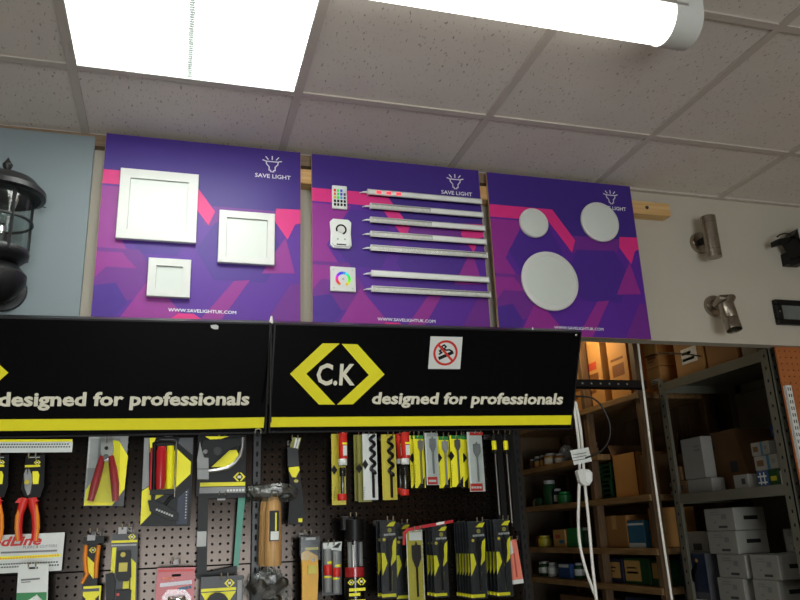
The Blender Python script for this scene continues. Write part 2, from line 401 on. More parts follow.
def poster(x0, x1, z0, z1, label):
    t = thing('display_board', label, 'display board', ((x0+x1)/2, PYF, z0), 'purple display boards')
    MB().box((x0, PYF, z0), (x1, PYF+.010, z1), 'mdf').build('board', t)
    pl = Plane((x0, PYF, z0), (1, 0, 0), (0, 0, 1)); W, H = x1-x0, z1-z0
    sheet = MB().prism(pl, [(.001, .001), (W-.001, .001), (W-.001, H-.001), (.001, H-.001)], 0, .0006, 'violet').build('print_sheet', t)
    b = MB()
    for i, (m, q) in enumerate(PAT): b.add([pl.pt(min(max(u, .0017), .9983)*W, min(max(v, .0017), .9983)*H, .0007+i*.00006) for u, v in q], [list(range(len(q)))], m)
    b.build('printed_pattern', sheet)
    # lamp logo and writing
    cu, cv = .845*W, .905*H; s = W
    g = MB(); wv = .0022
    def st(p, q): g.prism(pl, strip((cu+p[0]*s, cv+p[1]*s), (cu+q[0]*s, cv+q[1]*s), .006*s), wv, wv+.0002, 'white_print')
    pts = [(-.032, .018), (.032, .018), (.03, .002), (.016, -.014), (.016, -.034), (.008, -.034), (.008, -.042), (-.008, -.042), (-.008, -.034), (-.016, -.034), (-.016, -.014), (-.03, .002), (-.032, .018)]
    for a, c in zip(pts, pts[1:]): st(a, c)
    for a, c in (((0, .03), (0, .05)), ((-.022, .03), (-.034, .045)), ((.022, .03), (.034, .045)), ((-.036,.02),(-.05,.024)), ((.036,.02),(.05,.024))): st(a, c)
    g.build('printed_logo', sheet)
    text('lettering', 'SAVE LIGHT', pl, .755*W, .945*W, .823*H, .847*H, wv, 'white_print', sheet, .012)
    text('lettering', 'WWW.SAVELIGHTUK.COM', pl, .35*W, .675*W, .042*H, .059*H, wv, 'white_print', sheet, .0, fat=.045)
    return t, pl, W, H
def strip(a, b, wd):
    d = Vector((b[0]-a[0], b[1]-a[1])); d.normalize(); n = Vector((-d.y, d.x))*wd/2; e = d*wd*.35
    return [(a[0]-e.x+n.x, a[1]-e.y+n.y), (b[0]+e.x+n.x, b[1]+e.y+n.y), (b[0]+e.x-n.x, b[1]+e.y-n.y), (a[0]-e.x-n.x, a[1]-e.y-n.y)]
ZP0, ZP1 = .640+CZ, 1.252+CZ
poster(-.256, .362, ZP0+.006, ZP1, 'purple display board carrying three square white light panels')
poster(.399, 1.009, ZP0+.004, ZP1, 'purple display board carrying remotes and seven LED strip lights')
poster(1.039, 1.634, ZP0, ZP1-.003, 'purple display board carrying three round white light panels')
PP = PY(PYF)
def sq_panel(px, label, fw):
    PQ = PY(PYF-.016); pts = [PQ.px(*p) for p in px]; x0 = (pts[0][0]+pts[3][0])/2; x1 = (pts[1][0]+pts[2][0])/2; z1 = (pts[0][1]+pts[1][1])/2; z0 = (pts[2][1]+pts[3][1])/2
    t = thing('square_light_panel', label, 'light panel', ((x0+x1)/2, PYF-.003, z0), 'square light panels'); y0, y1 = PYF-.0035, PYF-.018
    b = MB()
    o = [(x0, z0), (x1, z0), (x1, z1), (x0, z1)]; i_ = [(x0+fw, z0+fw), (x1-fw, z0+fw), (x1-fw, z1-fw), (x0+fw, z1-fw)]
    e = .0016; o2 = [(x0+e, z0+e), (x1-e, z0+e), (x1-e, z1-e), (x0+e, z1-e)]
    v = [(x, y0, z) for x, z in o] + [(x, y1+.0016, z) for x, z in o] + [(x, y1, z) for x, z in o2] + [(x, y1, z) for x, z in i_] + [(x, y1+.010, z) for x, z in i_]
    f = [(3, 2, 1, 0)]
    for k in range(4):
        for l in range(4): f.append((l*4+k, l*4+(k+1) % 4, l*4+4+(k+1) % 4, l*4+4+k))
    f.append((16, 17, 18, 19)); b.add(v, f, 'white_plastic'); b.build('frame', t)
    MB().box((x0+fw+.001, y1+.0065, z0+fw+.001), (x1-fw-.001, y1+.0095, z1-fw-.001), 'diffuser_off').build('diffuser', t)
sq_panel([(119.5, 168), (199, 174.2), (196, 243), (116.5, 238)], 'largest square white light panel, top left of its purple board', .031)
sq_panel([(219, 210), (275, 213.5), (274.5, 265), (218, 262.3)], 'medium square white light panel at right of its purple board', .024)
sq_panel([(148.5, 257.2), (191, 260), (190, 298), (146.5, 295.8)], 'smallest square white light panel, low on its purple board', .024)
def rd_panel(px, r, label):
    c = aty(*px, PYF-.01); t = thing('round_light_panel', label, 'light panel', (c.x, PYF-.003, c.z-r), 'round light panels')
    MB().lathe((c.x, PYF-.0035, c.z), (0, -1, 0), [(0, r*.98), (.006, r), (.010, r*.99), (.0125, r*.95), (.0125, r*.84), (.0105, r*.83)], 'white_plastic', 48).build('frame', t)
    MB().lathe((c.x, PYF-.0142, c.z), (0, -1, 0), [(0, r*.835), (.0008, r*.8)], 'diffuser_off', 48).build('diffuser', t)
rd_panel((533.8, 223), .057, 'smallest round white light panel on purple board')
rd_panel((599.8, 222), .079, 'medium round white light panel covering the logo lettering')
rd_panel((550, 281), .111, 'largest round white light panel, low on purple board')
# ---- poster 2 gadgets
def px_thing(name, label, cat, px, y, group=None):
    return thing(name, label, cat, aty(*px, y), group)
t = px_thing('remote_control', 'small white remote with rows of coloured buttons', 'remote', (339.5, 210), PYF-.003)
q = PY(PYF-.003); c0 = [q.px(*p) for p in ((331.3, 185.7), (346.2, 186.9), (347.2, 210), (332.3, 209))]
rx0, rx1, rz0, rz1 = c0[0][0]+.001, c0[1][0]+.001, c0[3][1], c0[0][1]
MB().bbox((rx0, PYF-.011, rz0), (rx1, PYF-.0025, rz1), 'white', .003).build('case', t)
hues = [0, 5, 10, 'w', 1, 6, 11, 'g', 2, 5, 9, 'g', 'k', 'k', 'k', 'k', 'k', 'k', 'k', 'k']
for r in range(5):
    for c in range(4):
        h = hues[r*4+c]; m = {'w': 'white', 'g': 'grey_dark', 'k': 'black_plastic'}.get(h, 'hue_%s' % h)
        x = rx0+.009+c*(rx1-rx0-.018)/3; z = rz1-.020-r*(rz1-rz0-.034)/4
        MB().bbox((x-.0036, PYF-.0135, z-.0045), (x+.0036, PYF-.011, z+.0045), m, .001).build('button', t)
t = px_thing('dimmer_controller', 'white handheld dimmer remote with round dial ring', 'remote', (341, 248), PYF-.003)
c = aty(340.8, 233.7, PYF-.01); hw_, hh_ = .036, .051
oct_ = lambda a, b, e: [(-a+e, -b), (a-e, -b), (a, -b+e), (a*.93, 0), (a, b-e), (a-e, b), (-a+e, b), (-a, b-e), (-a*.93, 0), (-a, -b+e)]
pl = Plane((c.x, PYF-.003, c.z), (1, 0, 0), (0, 0, 1))
MB().prism(pl, oct_(hw_, hh_, .01), 0, .009, 'white').prism(pl, oct_(hw_*.86, hh_*.9, .009), .009, .014, 'white').build('case', t)
MB().ring(pl, (0, .012), .013, .0185, .014, .0155, 'black_plastic', 20, -1.2, 3.6).build('dial_ring', t)
MB().disc(pl, (0, .012), .0125, .014, .016, 'white_plastic', 20).build('dial', t)
MB().prism(pl, [(-.016, -.043), (.016, -.043), (.016, -.039), (-.016, -.039)], .014, .0146, 'black_plastic').build('slot', t)
MB().disc(pl, (-.012, -.022), .003, .014, .0155, 'grey_light').disc(pl, (.012, -.022), .003, .014, .0155, 'grey_light').build('buttons', t)
t = px_thing('touch_wall_panel', 'white square touch panel with rainbow colour ring', 'wall panel', (343, 293), PYF-.003)
c = aty(343, 279.2, PYF-.008); pl = Plane((c.x, PYF-.003, c.z), (1, 0, 0), (0, 0, 1)); a = .0425
MB().bbox((c.x-a, PYF-.010, c.z-a), (c.x+a, PYF-.0025, c.z+a), 'white_plastic', .003).build('plate', t)
b = MB()
for k in range(16): b.ring(pl, (0, 0), .0165, .0255, .007, .0076, 'hue_%d' % ((k+2) % 16), 2, -1.15+k*5.4/16, -1.15+(k+1)*5.4/16)
b.build('colour_ring', t)
b = MB().disc(pl, (0, 0), .004, .007, .0078, 'grey_light')
for sx in (-1, 1):
    for sz in (-1, 1): b.disc(pl, (sx*.031, sz*.031), .0025, .007, .0076, 'grey_light', 8)
b.build('printed_symbols', t)
bars = [((369, 193), (480.5, 201), 1, 'topmost LED strip light in the row, glowing red at its left end'),
        ((371.5, 207), (482, 214.3), 2, 'second LED strip light from the top, left half uncovered'),
        ((371.8, 220.5), (484, 228), 2, 'third LED strip light from the top, left half uncovered'),
        ((372, 235.2), (485.2, 241), 2, 'fourth LED strip light from the top, left half uncovered'),
        ((372.2, 249), (486.3, 254.5), 3, 'fifth LED strip light from the top, clear channel'),
        ((373, 273.8), (487.8, 279.8), 0, 'sixth LED strip light, frosted white, above the lowest one'),
        ((373.2, 290), (489.6, 294), 3, 'lowest LED strip light, clear channel with visible LED strip')]
for p0, p1, kind, lab in bars:
    a, b = aty(*p0, PYF-.012), aty(*p1, PYF-.012); z = (a.z+b.z)/2
    t = thing('led_strip_light', lab, 'strip light', ((a.x+b.x)/2, PYF-.003, z-.009), 'LED strip lights on the purple board'); hz = .0105
    MB().box((a.x, PYF-.012, z-hz), (b.x, PYF-.003, z+hz), 'alu').box((a.x, PYF-.016, z+hz-.003), (b.x, PYF-.003, z+hz), 'alu').box((a.x, PYF-.016, z-hz), (b.x, PYF-.003, z-hz+.003), 'alu').build('channel', t)
    xs_ = a.x if kind in (0, 1) else (a.x + (b.x-a.x)*.52 if kind == 2 else b.x)
    if xs_ < b.x: MB().bbox((xs_, PYF-.017, z-hz+.003), (b.x, PYF-.012, z+hz-.003), 'white', .001).build('diffuser', t)
    if kind in (2, 3):
        MB().box((a.x, PYF-.0128, z-.005), (xs_, PYF-.012, z+.005), 'white_card').build('led_strip', t)
        n = int((xs_-a.x)/.018); bb = MB()
        for k in range(n): bb.box((a.x+.008+k*.018, PYF-.0142, z-.0028), (a.x+.0135+k*.018, PYF-.0128, z+.0028), 'cream_text')
        bb.build('led_chips', t)
        MB().box((a.x, PYF-.0165, z-hz+.003), (xs_, PYF-.0158, z+hz-.003), 'clear').build('clear_cover', t)
    if kind == 1:
        for k in range(3): MB().bbox((a.x+.025+k*.035, PYF-.0178, z-.0055), (a.x+.043+k*.035, PYF-.0168, z+.0055), 'led_red', .002).build('lit_led', t)
    MB().bbox((a.x-.006, PYF-.017, z-hz), (a.x, PYF-.003, z+hz), 'white_plastic', .001).build('end_cap', t)
    MB().bbox((b.x, PYF-.017, z-hz), (b.x+.004, PYF-.003, z+hz), 'white_plastic', .001).build('end_cap', t)
    MB().tube([(a.x-.006, PYF-.01, z), (a.x-.018, PYF-.01, z-.001), (a.x-.026, PYF-.008, z-.002), (a.x-.03, PYF-.002, z-.002)], [.004, .0035, .002, .0015], 'white_plastic').build('lead', t)

# ================================================================== LEFT BOARD AND LANTERN
gbx = (aty(94, 135, 2.33).x + aty(81, 315, 2.33).x)/2
tag(MB().bbox((-1.0, 2.33, ZB-.02), (gbx, 2.345, aty(40, 131, 2.33).z), 'board_grey', .002).build('grey_board'), 'plain grey display panel behind the black lantern', 'display board')
LY = 2.16; top = aty(7.5, 157.6, LY); ax = aty(3.2, 200, LY).x
t = thing('wall_lantern', 'black iron wall lantern with clear glass cylinder on grey panel', 'lantern', (ax, LY, aty(0, 300, LY).z))
zt = top.z; zr = aty(40, 196, LY).z; zg0 = aty(0, 256, LY).z; zg1 = zr + .004
R1, RG = .108, .077
MB().lathe((ax, LY, 0), (0, 0, 1), [(zt, .001), (zt-.010, .006), (zt-.022, .0135), (zt-.030, .012), (zt-.038, .007), (zt-.042, .012), (zt-.047, .012), (zt-.052, .01)], 'iron', 20).build('finial', t)
MB().lathe((ax, LY, 0), (0, 0, 1), [(zt-.048, .014), (zt-.058, .035), (zt-.072, .078), (zr+.014, R1-.008), (zr+.006, R1), (zr-.008, R1), (zr-.012, R1-.012), (zr-.004, R1-.03), (zr-.004, .02)], 'iron', 40).build('roof', t)
MB().lathe((ax, LY, 0), (0, 0, 1), [(zg1-.006, RG), (zg0+.006, RG)], 'glass', 40, False).build('glass_cylinder', t)
for k in range(4):
    an = .55 + k*math.pi/2; MB().tube([(ax+math.cos(an)*(RG+.004), LY+math.sin(an)*(RG+.004), z) for z in (zg1, zg0)], .0042, 'iron', 6).build('bar', t)
def hoop(z, r, rr, nm):
    MB().tube([(ax+math.cos(k*math.pi/18)*r, LY+math.sin(k*math.pi/18)*r, z) for k in range(37)], rr, 'iron', 6, False).build(nm, t)
hoop((zg1+zg0)/2+.004, RG+.003, .0045, 'ring')
MB().lathe((ax, LY, 0), (0, 0, 1), [(zg0+.016, RG+.003), (zg0+.010, RG+.005), (zg0, RG+.004), (zg0-.010, RG-.006), (zg0-.016, .05), (zg0-.02, .03)], 'iron', 36).build('base', t)
MB().lathe((ax, LY, 0), (0, 0, 1), [(zg0, .022), (zg0+.06, .022), (zg0+.062, .018)], 'iron', 16).build('lamp_holder', t)
MB().lathe((ax, LY, 0), (0, 0, 1), [(zg0+.06, .016), (zg0+.09, .017), (zg0+.094, .014)], 'chrome', 16).build('bulb_cap', t)
MB().lathe((ax, LY, 0), (0, 0, 1), [(zg0+.092, .012), (zg0+.105, .02), (zg0+.12, .022), (zg0+.145, .012), (zg0+.16, .002)], 'glass', 16).build('bulb', t)
MB().lathe((ax+.03, LY, 0), (0, 0, 1), [(zr-.004, .014), (zr-.02, .010), (zr-.045, .002)], 'chrome', 12).build('reflector_cone', t)
za = zg0-.018; zb = aty(4, 301, LY).z
MB().lathe((ax-.006, LY+.02, 0), (0, 0, 1), [(za+.01, .03), (za-.006, .065), (za-.03, .084), (za-.055, .083), (za-.085, .062), (za-.108, .03), (zb+.002, .018), (zb-.003, .004)], 'iron', 28).build('mount_bowl', t)
MB().tube([(ax-.006, LY+.03, za-.03), (ax-.006, LY+.10, za-.04), (ax-.006, 2.325, za-.03)], [.035, .03, .035], 'iron', 12).build('arm', t)
MB().lathe((ax-.006, 2.33, za-.03), (0, -1, 0), [(0, .062), (.01, .06), (.016, .04)], 'iron', 24).build('wall_plate', t)
a, b = aty(37, 206, 2.327), aty(46, 207.4, 2.31)
tag(MB().tube([a+Vector((0,.002,0)), (a+b)/2, b], .0016, 'cable_black', 6).build('wire_stub'), 'short dark wire poking out of the grey panel', 'wire')

# ================================================================== SPOTLIGHTS, FLOODLIGHT, BRICK LIGHT
def rose(t, px, r):
    c = aty(*px, WALL); MB().lathe((c.x, WALL, c.z), (0, -1, 0), [(0, r), (.012, r), (.018, r*.9), (.020, r*.6)], 'brushed', 32).build('wall_rose', t); return c
t = px_thing('wall_spotlight', 'stainless steel up-and-down spotlight on the white wall', 'spotlight', (700, 255), WALL)
c = rose(t, (699, 243.5), .043)
a = aty(707.5, 217, WALL-.085); b = aty(714.6, 257, WALL-.085); xm = (a.x+b.x)/2; R = .0285
MB().tube([(c.x, WALL-.015, c.z), (xm, WALL-.085, c.z)], .014, 'black_plastic', 12).build('arm', t)
MB().lathe((xm, WALL-.085, 0), (0, 0, 1), [(b.z-.002, R*.8), (b.z-.002, R), (b.z+.028, R), (b.z+.029, R*.97), (b.z+.03, R), (a.z-.03, R), (a.z-.029, R*.97), (a.z-.028, R), (a.z, R), (a.z, R*.8)], 'brushed', 32).build('body', t)
for z, d in ((b.z-.0015, -1), (a.z+.0005, 1)): MB().lathe((xm, WALL-.085, z), (0, 0, d), [(-.004, R*.79), (.0005, R*.79)], 'glass', 24).build('lens', t)
t = px_thing('wall_spotlight', 'stainless steel adjustable spotlight tilted downwards, lower of the pair', 'spotlight', (715, 318), WALL)
c = rose(t, (713, 306.5), .042)
a = aty(726, 304.5, WALL-.09); b = aty(734.5, 330, WALL-.115); d = (b-a).normalized()
MB().tube([(c.x, WALL-.015, c.z), (c.x+.008, WALL-.05, c.z+.012), (c.x+.026, WALL-.075, c.z+.012), a+d*.012], [.022, .022, .017, .013], 'brushed', 14).build('knuckle', t)
L = (b-a).length; MB().lathe(a, d, [(0, R*.8), (0, R), (L*.55, R), (L*.56, R*.97), (L*.57, R), (L, R), (L, R*.85), (L-.006, R*.8)], 'brushed', 32).build('body', t)
MB().lathe(a+d*(L-.005), d, [(0, R*.79), (.002, R*.79)], 'glass', 24).build('lens', t)
t = px_thing('floodlight', 'black floodlight with bracket and sensor at the right edge', 'floodlight', (795, 266), WALL)
FY = WALL-.07; pl = PY(FY)
MB().poly(pl, [(788, 238), (792, 231.5), (800, 229.5), (822, 231), (826, 252), (808, 255), (799, 250)], -.03, .03, 'black_plastic').build('head', t)
MB().rect(pl, (793, 232, 818, 243), .0305, .033, 'grey_light').build('lens', t)
MB().poly(pl, [(774, 241), (779, 240), (786.5, 239), (787.5, 243), (775, 246)], -.02, .02, 'black_plastic').build('visor', t)
MB().tube([aty(777, 237, FY), aty(780, 234.5, FY), aty(785, 233.3, FY), aty(790, 234, FY)], .003, 'black_plastic').build('cable', t)
MB().poly(pl, [(786, 242), (797, 240), (806, 256), (797, 260)], -.025, .03, 'black_plastic').build('bracket', t)
s = aty(797.5, 261, FY); MB().lathe(s+Vector((0, .03, 0)), (0, -1, 0), [(0, .013), (.055, .015), (.065, .012), (.07, .004)], 'black_plastic', 20).build('sensor', t)
MB().box(s+Vector((-.01, .02, 0)), (s.x+.06, WALL, s.z+.05), 'black_plastic').build('wall_box', t)
t = px_thing('brick_light', 'black framed rectangular brick light with frosted lens', 'wall light', (786, 325), WALL)
a, b = aty(770.5, 300.5, WALL), aty(774, 325, WALL); x0 = a.x+.002; x1 = x0+.235; z0, z1 = b.z, a.z; fb = .021
b_ = MB()
for p, q_ in (((x0, z0), (x1, z0+fb)), ((x0, z1-fb), (x1, z1)), ((x0, z0+fb), (x0+fb*1.4, z1-fb)), ((x1-fb*1.4, z0+fb), (x1, z1-fb))): b_.bbox((p[0], WALL-.022, p[1]), (q_[0], WALL, q_[1]), 'black_plastic', .003)
b_.build('frame', t)
MB().box((x0+fb, WALL-.012, z0+fb), (x1-fb, WALL-.002, z1-fb), 'lens_grey').build('lens', t)
MB().lathe((x0+.013, WALL-.022, (z0+z1)/2), (0, -1, 0), [(0, .004), (.002, .003)], 'chrome', 10).build('screw', t)

# ================================================================== SIGNS
SB, ST = 1.95, 1.832
def sign(bl, br, tl, u_ext, label, loc_px):
    o = aty(*bl, SB); pl = Plane(o, aty(*br, SB)-o, aty(*tl, ST)-o); W = pl.px(*br)[0]; H = pl.px(*tl)[1]
    t = thing('header_sign', label, 'sign', o+pl.u*W/2)
    x0 = u_ext if u_ext is not None else 0
    e = .004
    MB().prism(pl, [(x0+e, e), (W-e, e), (W-e, H-e), (x0+e, H-e)], -.03, 0, 'black_gloss').build('face_panel', t)
    for q in ([(x0, 0), (W, 0), (W, e), (x0, e)], [(x0, H-e), (W, H-e), (W, H), (x0, H)], [(x0, e), (x0+e, e), (x0+e, H-e), (x0, H-e)], [(W-e, e), (W, e), (W, H-e), (W-e, H-e)]):
        MB().prism(pl, q, -.032, .003, 'black_frame').build('edge_trim', t)
    return t, pl, W, H
def stripe(t, pl, px):
    MB().poly(pl, px, .0003, .0009, 'yellow').build('yellow_stripe', t)
t2, S2, W2, H2 = sign((268.3, 432.7), (571.5, 429), (274.5, 322.8), None, 'black header sign with yellow chevron logo, right of the pair', None)
stripe(t2, S2, [(270, 417.2), (571.6, 415.3), (570.7, 424.6), (269.2, 427)])
b = MB().poly(S2, [(322.5, 343.3), (339.6, 343.4), (306.3, 373.8), (335, 404.5), (318.8, 404.5), (290, 373.8)], .0003, .0009, 'yellow')
b.poly(S2, [(341.6, 343.8), (357.5, 344.3), (384.5, 374.3), (353, 404.2), (337, 404.5), (368.8, 375)], .0003, .0009, 'yellow').build('printed_logo', t2)
ua, vb = S2.px(316, 384.4); ub, vt = S2.px(356, 363.6)
text('lettering', 'C.K', S2, ua, ub, vb, vt, .0003, 'cream_text', t2, .025)
ua, vb = S2.px(371.5, 403.6); ub, vb2 = S2.px(562, 403.9); vt = S2.px(380, 392)[1]
text('lettering', 'designed for professionals', S2, ua, ub, vb, vt, .0003, 'cream_text', t2, .022, .05, (vb2-vb)/(ub-ua), fat=.045)
t1, S1, W1, H1 = sign((0, 438), (266, 433.2), (0, 316.6), -.245, 'black header sign with yellow chevron logo, left of the pair', None)
stripe(t1, S1, [(-95, 422), (0, 419.3), (200, 418), (264.5, 417.2), (263.5, 427.6), (200, 429.3), (0, 430.8), (-95, 432)])
dx = S1.px(8.5, 371)[0]       # tip of the logo that enters the frame
lg = [S2.px(*p) for p in [(341.6, 343.8), (357.5, 344.3), (384.5, 374.3), (353, 404.2), (337, 404.5), (368.8, 375)]]
lg2 = [S2.px(*p) for p in [(322.5, 343.3), (339.6, 343.4), (306.3, 373.8), (335, 404.5), (318.8, 404.5), (290, 373.8)]]
sh = dx - lg[2][0]; b = MB()
for q in (lg, lg2): b.prism(S1, [(u+sh, v) for u, v in q], .0003, .0009, 'yellow')
b.build('printed_logo', t1)
ck = [S2.px(316, 384.4), S2.px(356, 363.6)]
text('lettering', 'C.K', S1, ck[0][0]+sh, ck[1][0]+sh, ck[0][1], ck[1][1], .0003, 'cream_text', t1, .025)
ua, vb = S1.px(-2, 405.8); ub, vb2 = S1.px(248.5, 404.6); vt = S1.px(34, 391.8)[1]
text('lettering', 'designed for professionals', S1, ua, ub, vb, vt, .0003, 'cream_text', t1, .022, .05, (vb2-vb)/(ub-ua), fat=.045)
# sticker
st_ = thing('no_smoking_sticker', 'square white no smoking sticker with red ring on the black sign', 'sticker', S2.pt(*S2.px(444, 369), .001))
qc = [S2.px(*p) for p in ((430.5, 336.3), (462.5, 337), (460, 369), (428, 368.8))]
MB().prism(S2, qc, .0002, .0012, 'white').build('sheet', st_)
cc = (sum(p[0] for p in qc)/4, sum(p[1] for p in qc)/4); rr = .0345
MB().ring(S2, cc, rr*.82, rr, .0013, .0015, 'red', 30).build('ring', st_)
g = MB(); A = lambda u, v: (cc[0]+u*rr, cc[1]+v*rr)
g.prism(S2, strip(A(-.45, -.42), A(.25, -.1), .009), .0013, .0015, 'black_plastic').prism(S2, strip(A(.36, -.05), A(.55, .04), .009), .0013, .0015, 'black_plastic')
sm = [A(.5, .15), A(.3, .25), A(.05, .22), A(-.2, .3), A(-.35, .5), A(-.15, .62), A(.0, .48), A(-.12, .34)]
for p, q in zip(sm, sm[1:]): g.prism(S2, strip(p, q, .0045), .0013, .0015, 'black_plastic')
sm = [A(-.5, -.1), A(-.3, .02), A(-.5, .15), A(-.3, .28)]
for p, q in zip(sm, sm[1:]): g.prism(S2, strip(p, q, .0045), .0013, .0015, 'black_plastic')
g.build('cigarette_symbol', st_)
MB().prism(S2, strip(A(-.62, .62), A(.62, -.62), .0062), .0016, .0018, 'red').build('bar', st_)
# bits on the sign
tag(MB().poly(S1, [(210.5, 325), (216, 324.4), (218.5, 326), (218, 329), (214, 329), (211, 327.5)], .001, .004, 'white').build('paper_scrap'), 'torn white paper scrap on top of left black sign', 'paper')
c = S1.pt(*S1.px(272, 323), -.012)
br = thing('sign_bracket', 'slim bracket post between the two black signs with pale tip', 'bracket', c)
MB().lathe((c.x, c.y, 0), (0, 0, 1), [(c.z-.25, .003), (c.z-.004, .003)], 'black_frame', 10).build('rod', br)
MB().lathe((c.x, c.y, 0), (0, 0, 1), [(c.z-.004, .0055), (c.z+.006, .0045), (c.z+.016, .002)], 'white_plastic', 10).build('tip', br)
c = S1.pt(*S1.px(258, 431), .004)
tag(MB().tube([c+Vector((-.008, 0, -.004)), c+Vector((-.007, -.004, .004)), c+Vector((0, -.006, .006)), c+Vector((.006, -.004, .004)), c+Vector((.007, 0, -.004))], .0022, 'chrome', 6).build('wire_clip'), 'small chrome clip under the joint of the signs', 'clip')
c = S2.pt(*S2.px(575.5, 334.8), .004); tag(MB().lathe(c, S2.n, [(-.003, .004), (.001, .0035), (.002, .002)], 'chrome', 10).build('screw'), 'small screw at the top right sign corner', 'screw')
c = S2.pt(*S2.px(534.5, 330.5), -.01); tag(MB().lathe((c.x, c.y, 0), (0, 0, 1), [(c.z-.012, .004), (c.z, .003), (c.z+.008, .001)], 'white_plastic', 8).build('bracket_tip'), 'small pale bracket tip above the right black sign', 'bracket')

# ================================================================== GONDOLA WITH PEGBOARD
gd = thing('gondola_shelving', 'black perforated metal wall bay hung with hand tools', 'shelving', (.2, PEG+.03, 0))
PITCH_ = .02085
def pegpanel(x0, x1, z0, z1, m, y, parent, pitch=PITCH_, r=.0036, name='pegboard_panel', ph=(0, 0), t=.002):
    nx = int((x1-x0)/pitch); nz = int((z1-z0)/pitch); mx = ((x1-x0)-nx*pitch)/2; mz = ((z1-z0)-nz*pitch)/2; v = []; f = []
    h = pitch/2; out = [(-h, -h), (0, -h), (h, -h), (h, 0), (h, h), (0, h), (-h, h), (-h, 0)]
    inn = [(r*math.cos(math.pi*(1.25+.25*k)), r*math.sin(math.pi*(1.25+.25*k))) for k in range(8)]
    for i in range(nx):
        for j in range(nz):
            cx_, cz_ = x0+mx+(i+.5)*pitch, z0+mz+(j+.5)*pitch; b = len(v)
            v += [(cx_+a, y, cz_+c) for a, c in out] + [(cx_+a, y, cz_+c) for a, c in inn] + [(cx_+a, y+.003, cz_+c) for a, c in inn]
            for k in range(8):
                f.append((b+k, b+(k+1) % 8, b+8+(k+1) % 8, b+8+k)); f.append((b+8+k, b+8+(k+1) % 8, b+16+(k+1) % 8, b+16+k))
    mb = MB(); mb.add(v, f, m)
    for p, q in (((x0, z0), (x1, z0+mz)), ((x0, z1-mz), (x1, z1)), ((x0, z0+mz), (x0+mx, z1-mz)), ((x1-mx, z0+mz), (x1, z1-mz))): mb.box((p[0], y, p[1]), (q[0], y+.006, q[1]), m)
    me = mb.build(name, parent)
    return me
zse = -.0575+CZ; XJ = .222
for x0, x1 in ((-.62, XJ-.012), (XJ+.012, 1.006)):
    pegpanel(x0, x1, zse+.002, zse+.44, 'peg_black', PEG, gd); pegpanel(x0, x1, zse-.40, zse-.002, 'peg_black', PEG, gd)
    MB().box((x0, PEG+.012, .2), (x1, PEG+.02, zse+.44), 'dark_hole').build('back_panel', gd)
    MB().bbox((x0, PEG, .16), (x1, PEG+.006, zse-.404), 'peg_black', .002).build('lower_panel', gd)
    MB().bbox((x0, PEG-.38, .02), (x1, PEG, .15), 'black_frame', .004).build('base_shelf', gd)
for x in (-.632, XJ, 1.018):
    MB().bbox((x-.012, PEG-.012, 0), (x+.012, PEG+.05, zse+.46), 'black_frame', .002).build('upright', gd)
    MB().bbox((x-.008, SB+.02, zse+.40), (x+.008, PEG, zse+.43), 'black_frame', .002).build('sign_arm', gd)
for x in (-.632, XJ, 1.018):
    b = MB()
    for k in range(28): b.box((x-.003, PEG-.0126, zse-.36+k*.028), (x+.003, PEG-.0119, zse-.346+k*.028), 'dark_hole')
    b.build('slots', gd)

# ---- products
def ck(b, pl, px, s, w, m='yellow'):         # small twin-chevron mark, s = half width
    u, v = pl.px(*px)
    b.prism(pl, [(u-s, v), (u-s*.3, v+s*.7), (u, v+s*.7), (u-s*.6, v), (u, v-s*.7), (u-s*.3, v-s*.7)], w, w+.0004, m)
    b.prism(pl, [(u+s, v), (u+s*.3, v+s*.7), (u+.05*s, v+s*.7), (u+s*.6, v), (u+.05*s, v-s*.7), (u+s*.3, v-s*.7)], w, w+.0004, m)
    b.prism(pl, [(u-s*.3, v-s*.22), (u+s*.3, v-s*.22), (u+s*.3, v+s*.22), (u-s*.3, v+s*.22)], w, w+.0004, 'cream_text')
def hook(px, y, short, double=True):
    c = aty(*px, y); t = thing('peg_hook', 'peg hook holding the '+' '.join(short.split()[:11]), 'hook', (c.x, PEG, c.z), 'peg hooks on the black pegboard')
    for dx_ in ((-.008, .008) if double else (0,)):
        MB().tube([(c.x+dx_, PEG+.004, c.z), (c.x+dx_, PEG-.004, c.z), (c.x+dx_, y-.012, c.z), (c.x+dx_, y-.018, c.z+.004), (c.x+dx_, y-.019, c.z+.014)], .0019, 'chrome', 6).build('prong', t)
    MB().bbox((c.x-.012, PEG-.003, c.z-.008), (c.x+.012, PEG, c.z+.008), 'steel_dark', .001).build('back_plate', t)
SUB = ('card_print', 'small_print', 'red_label', 'card_marks', 'yellow_edge', 'punched_holes', 'yellow_line', 'green_panel', 'label_print', 'white_insert')
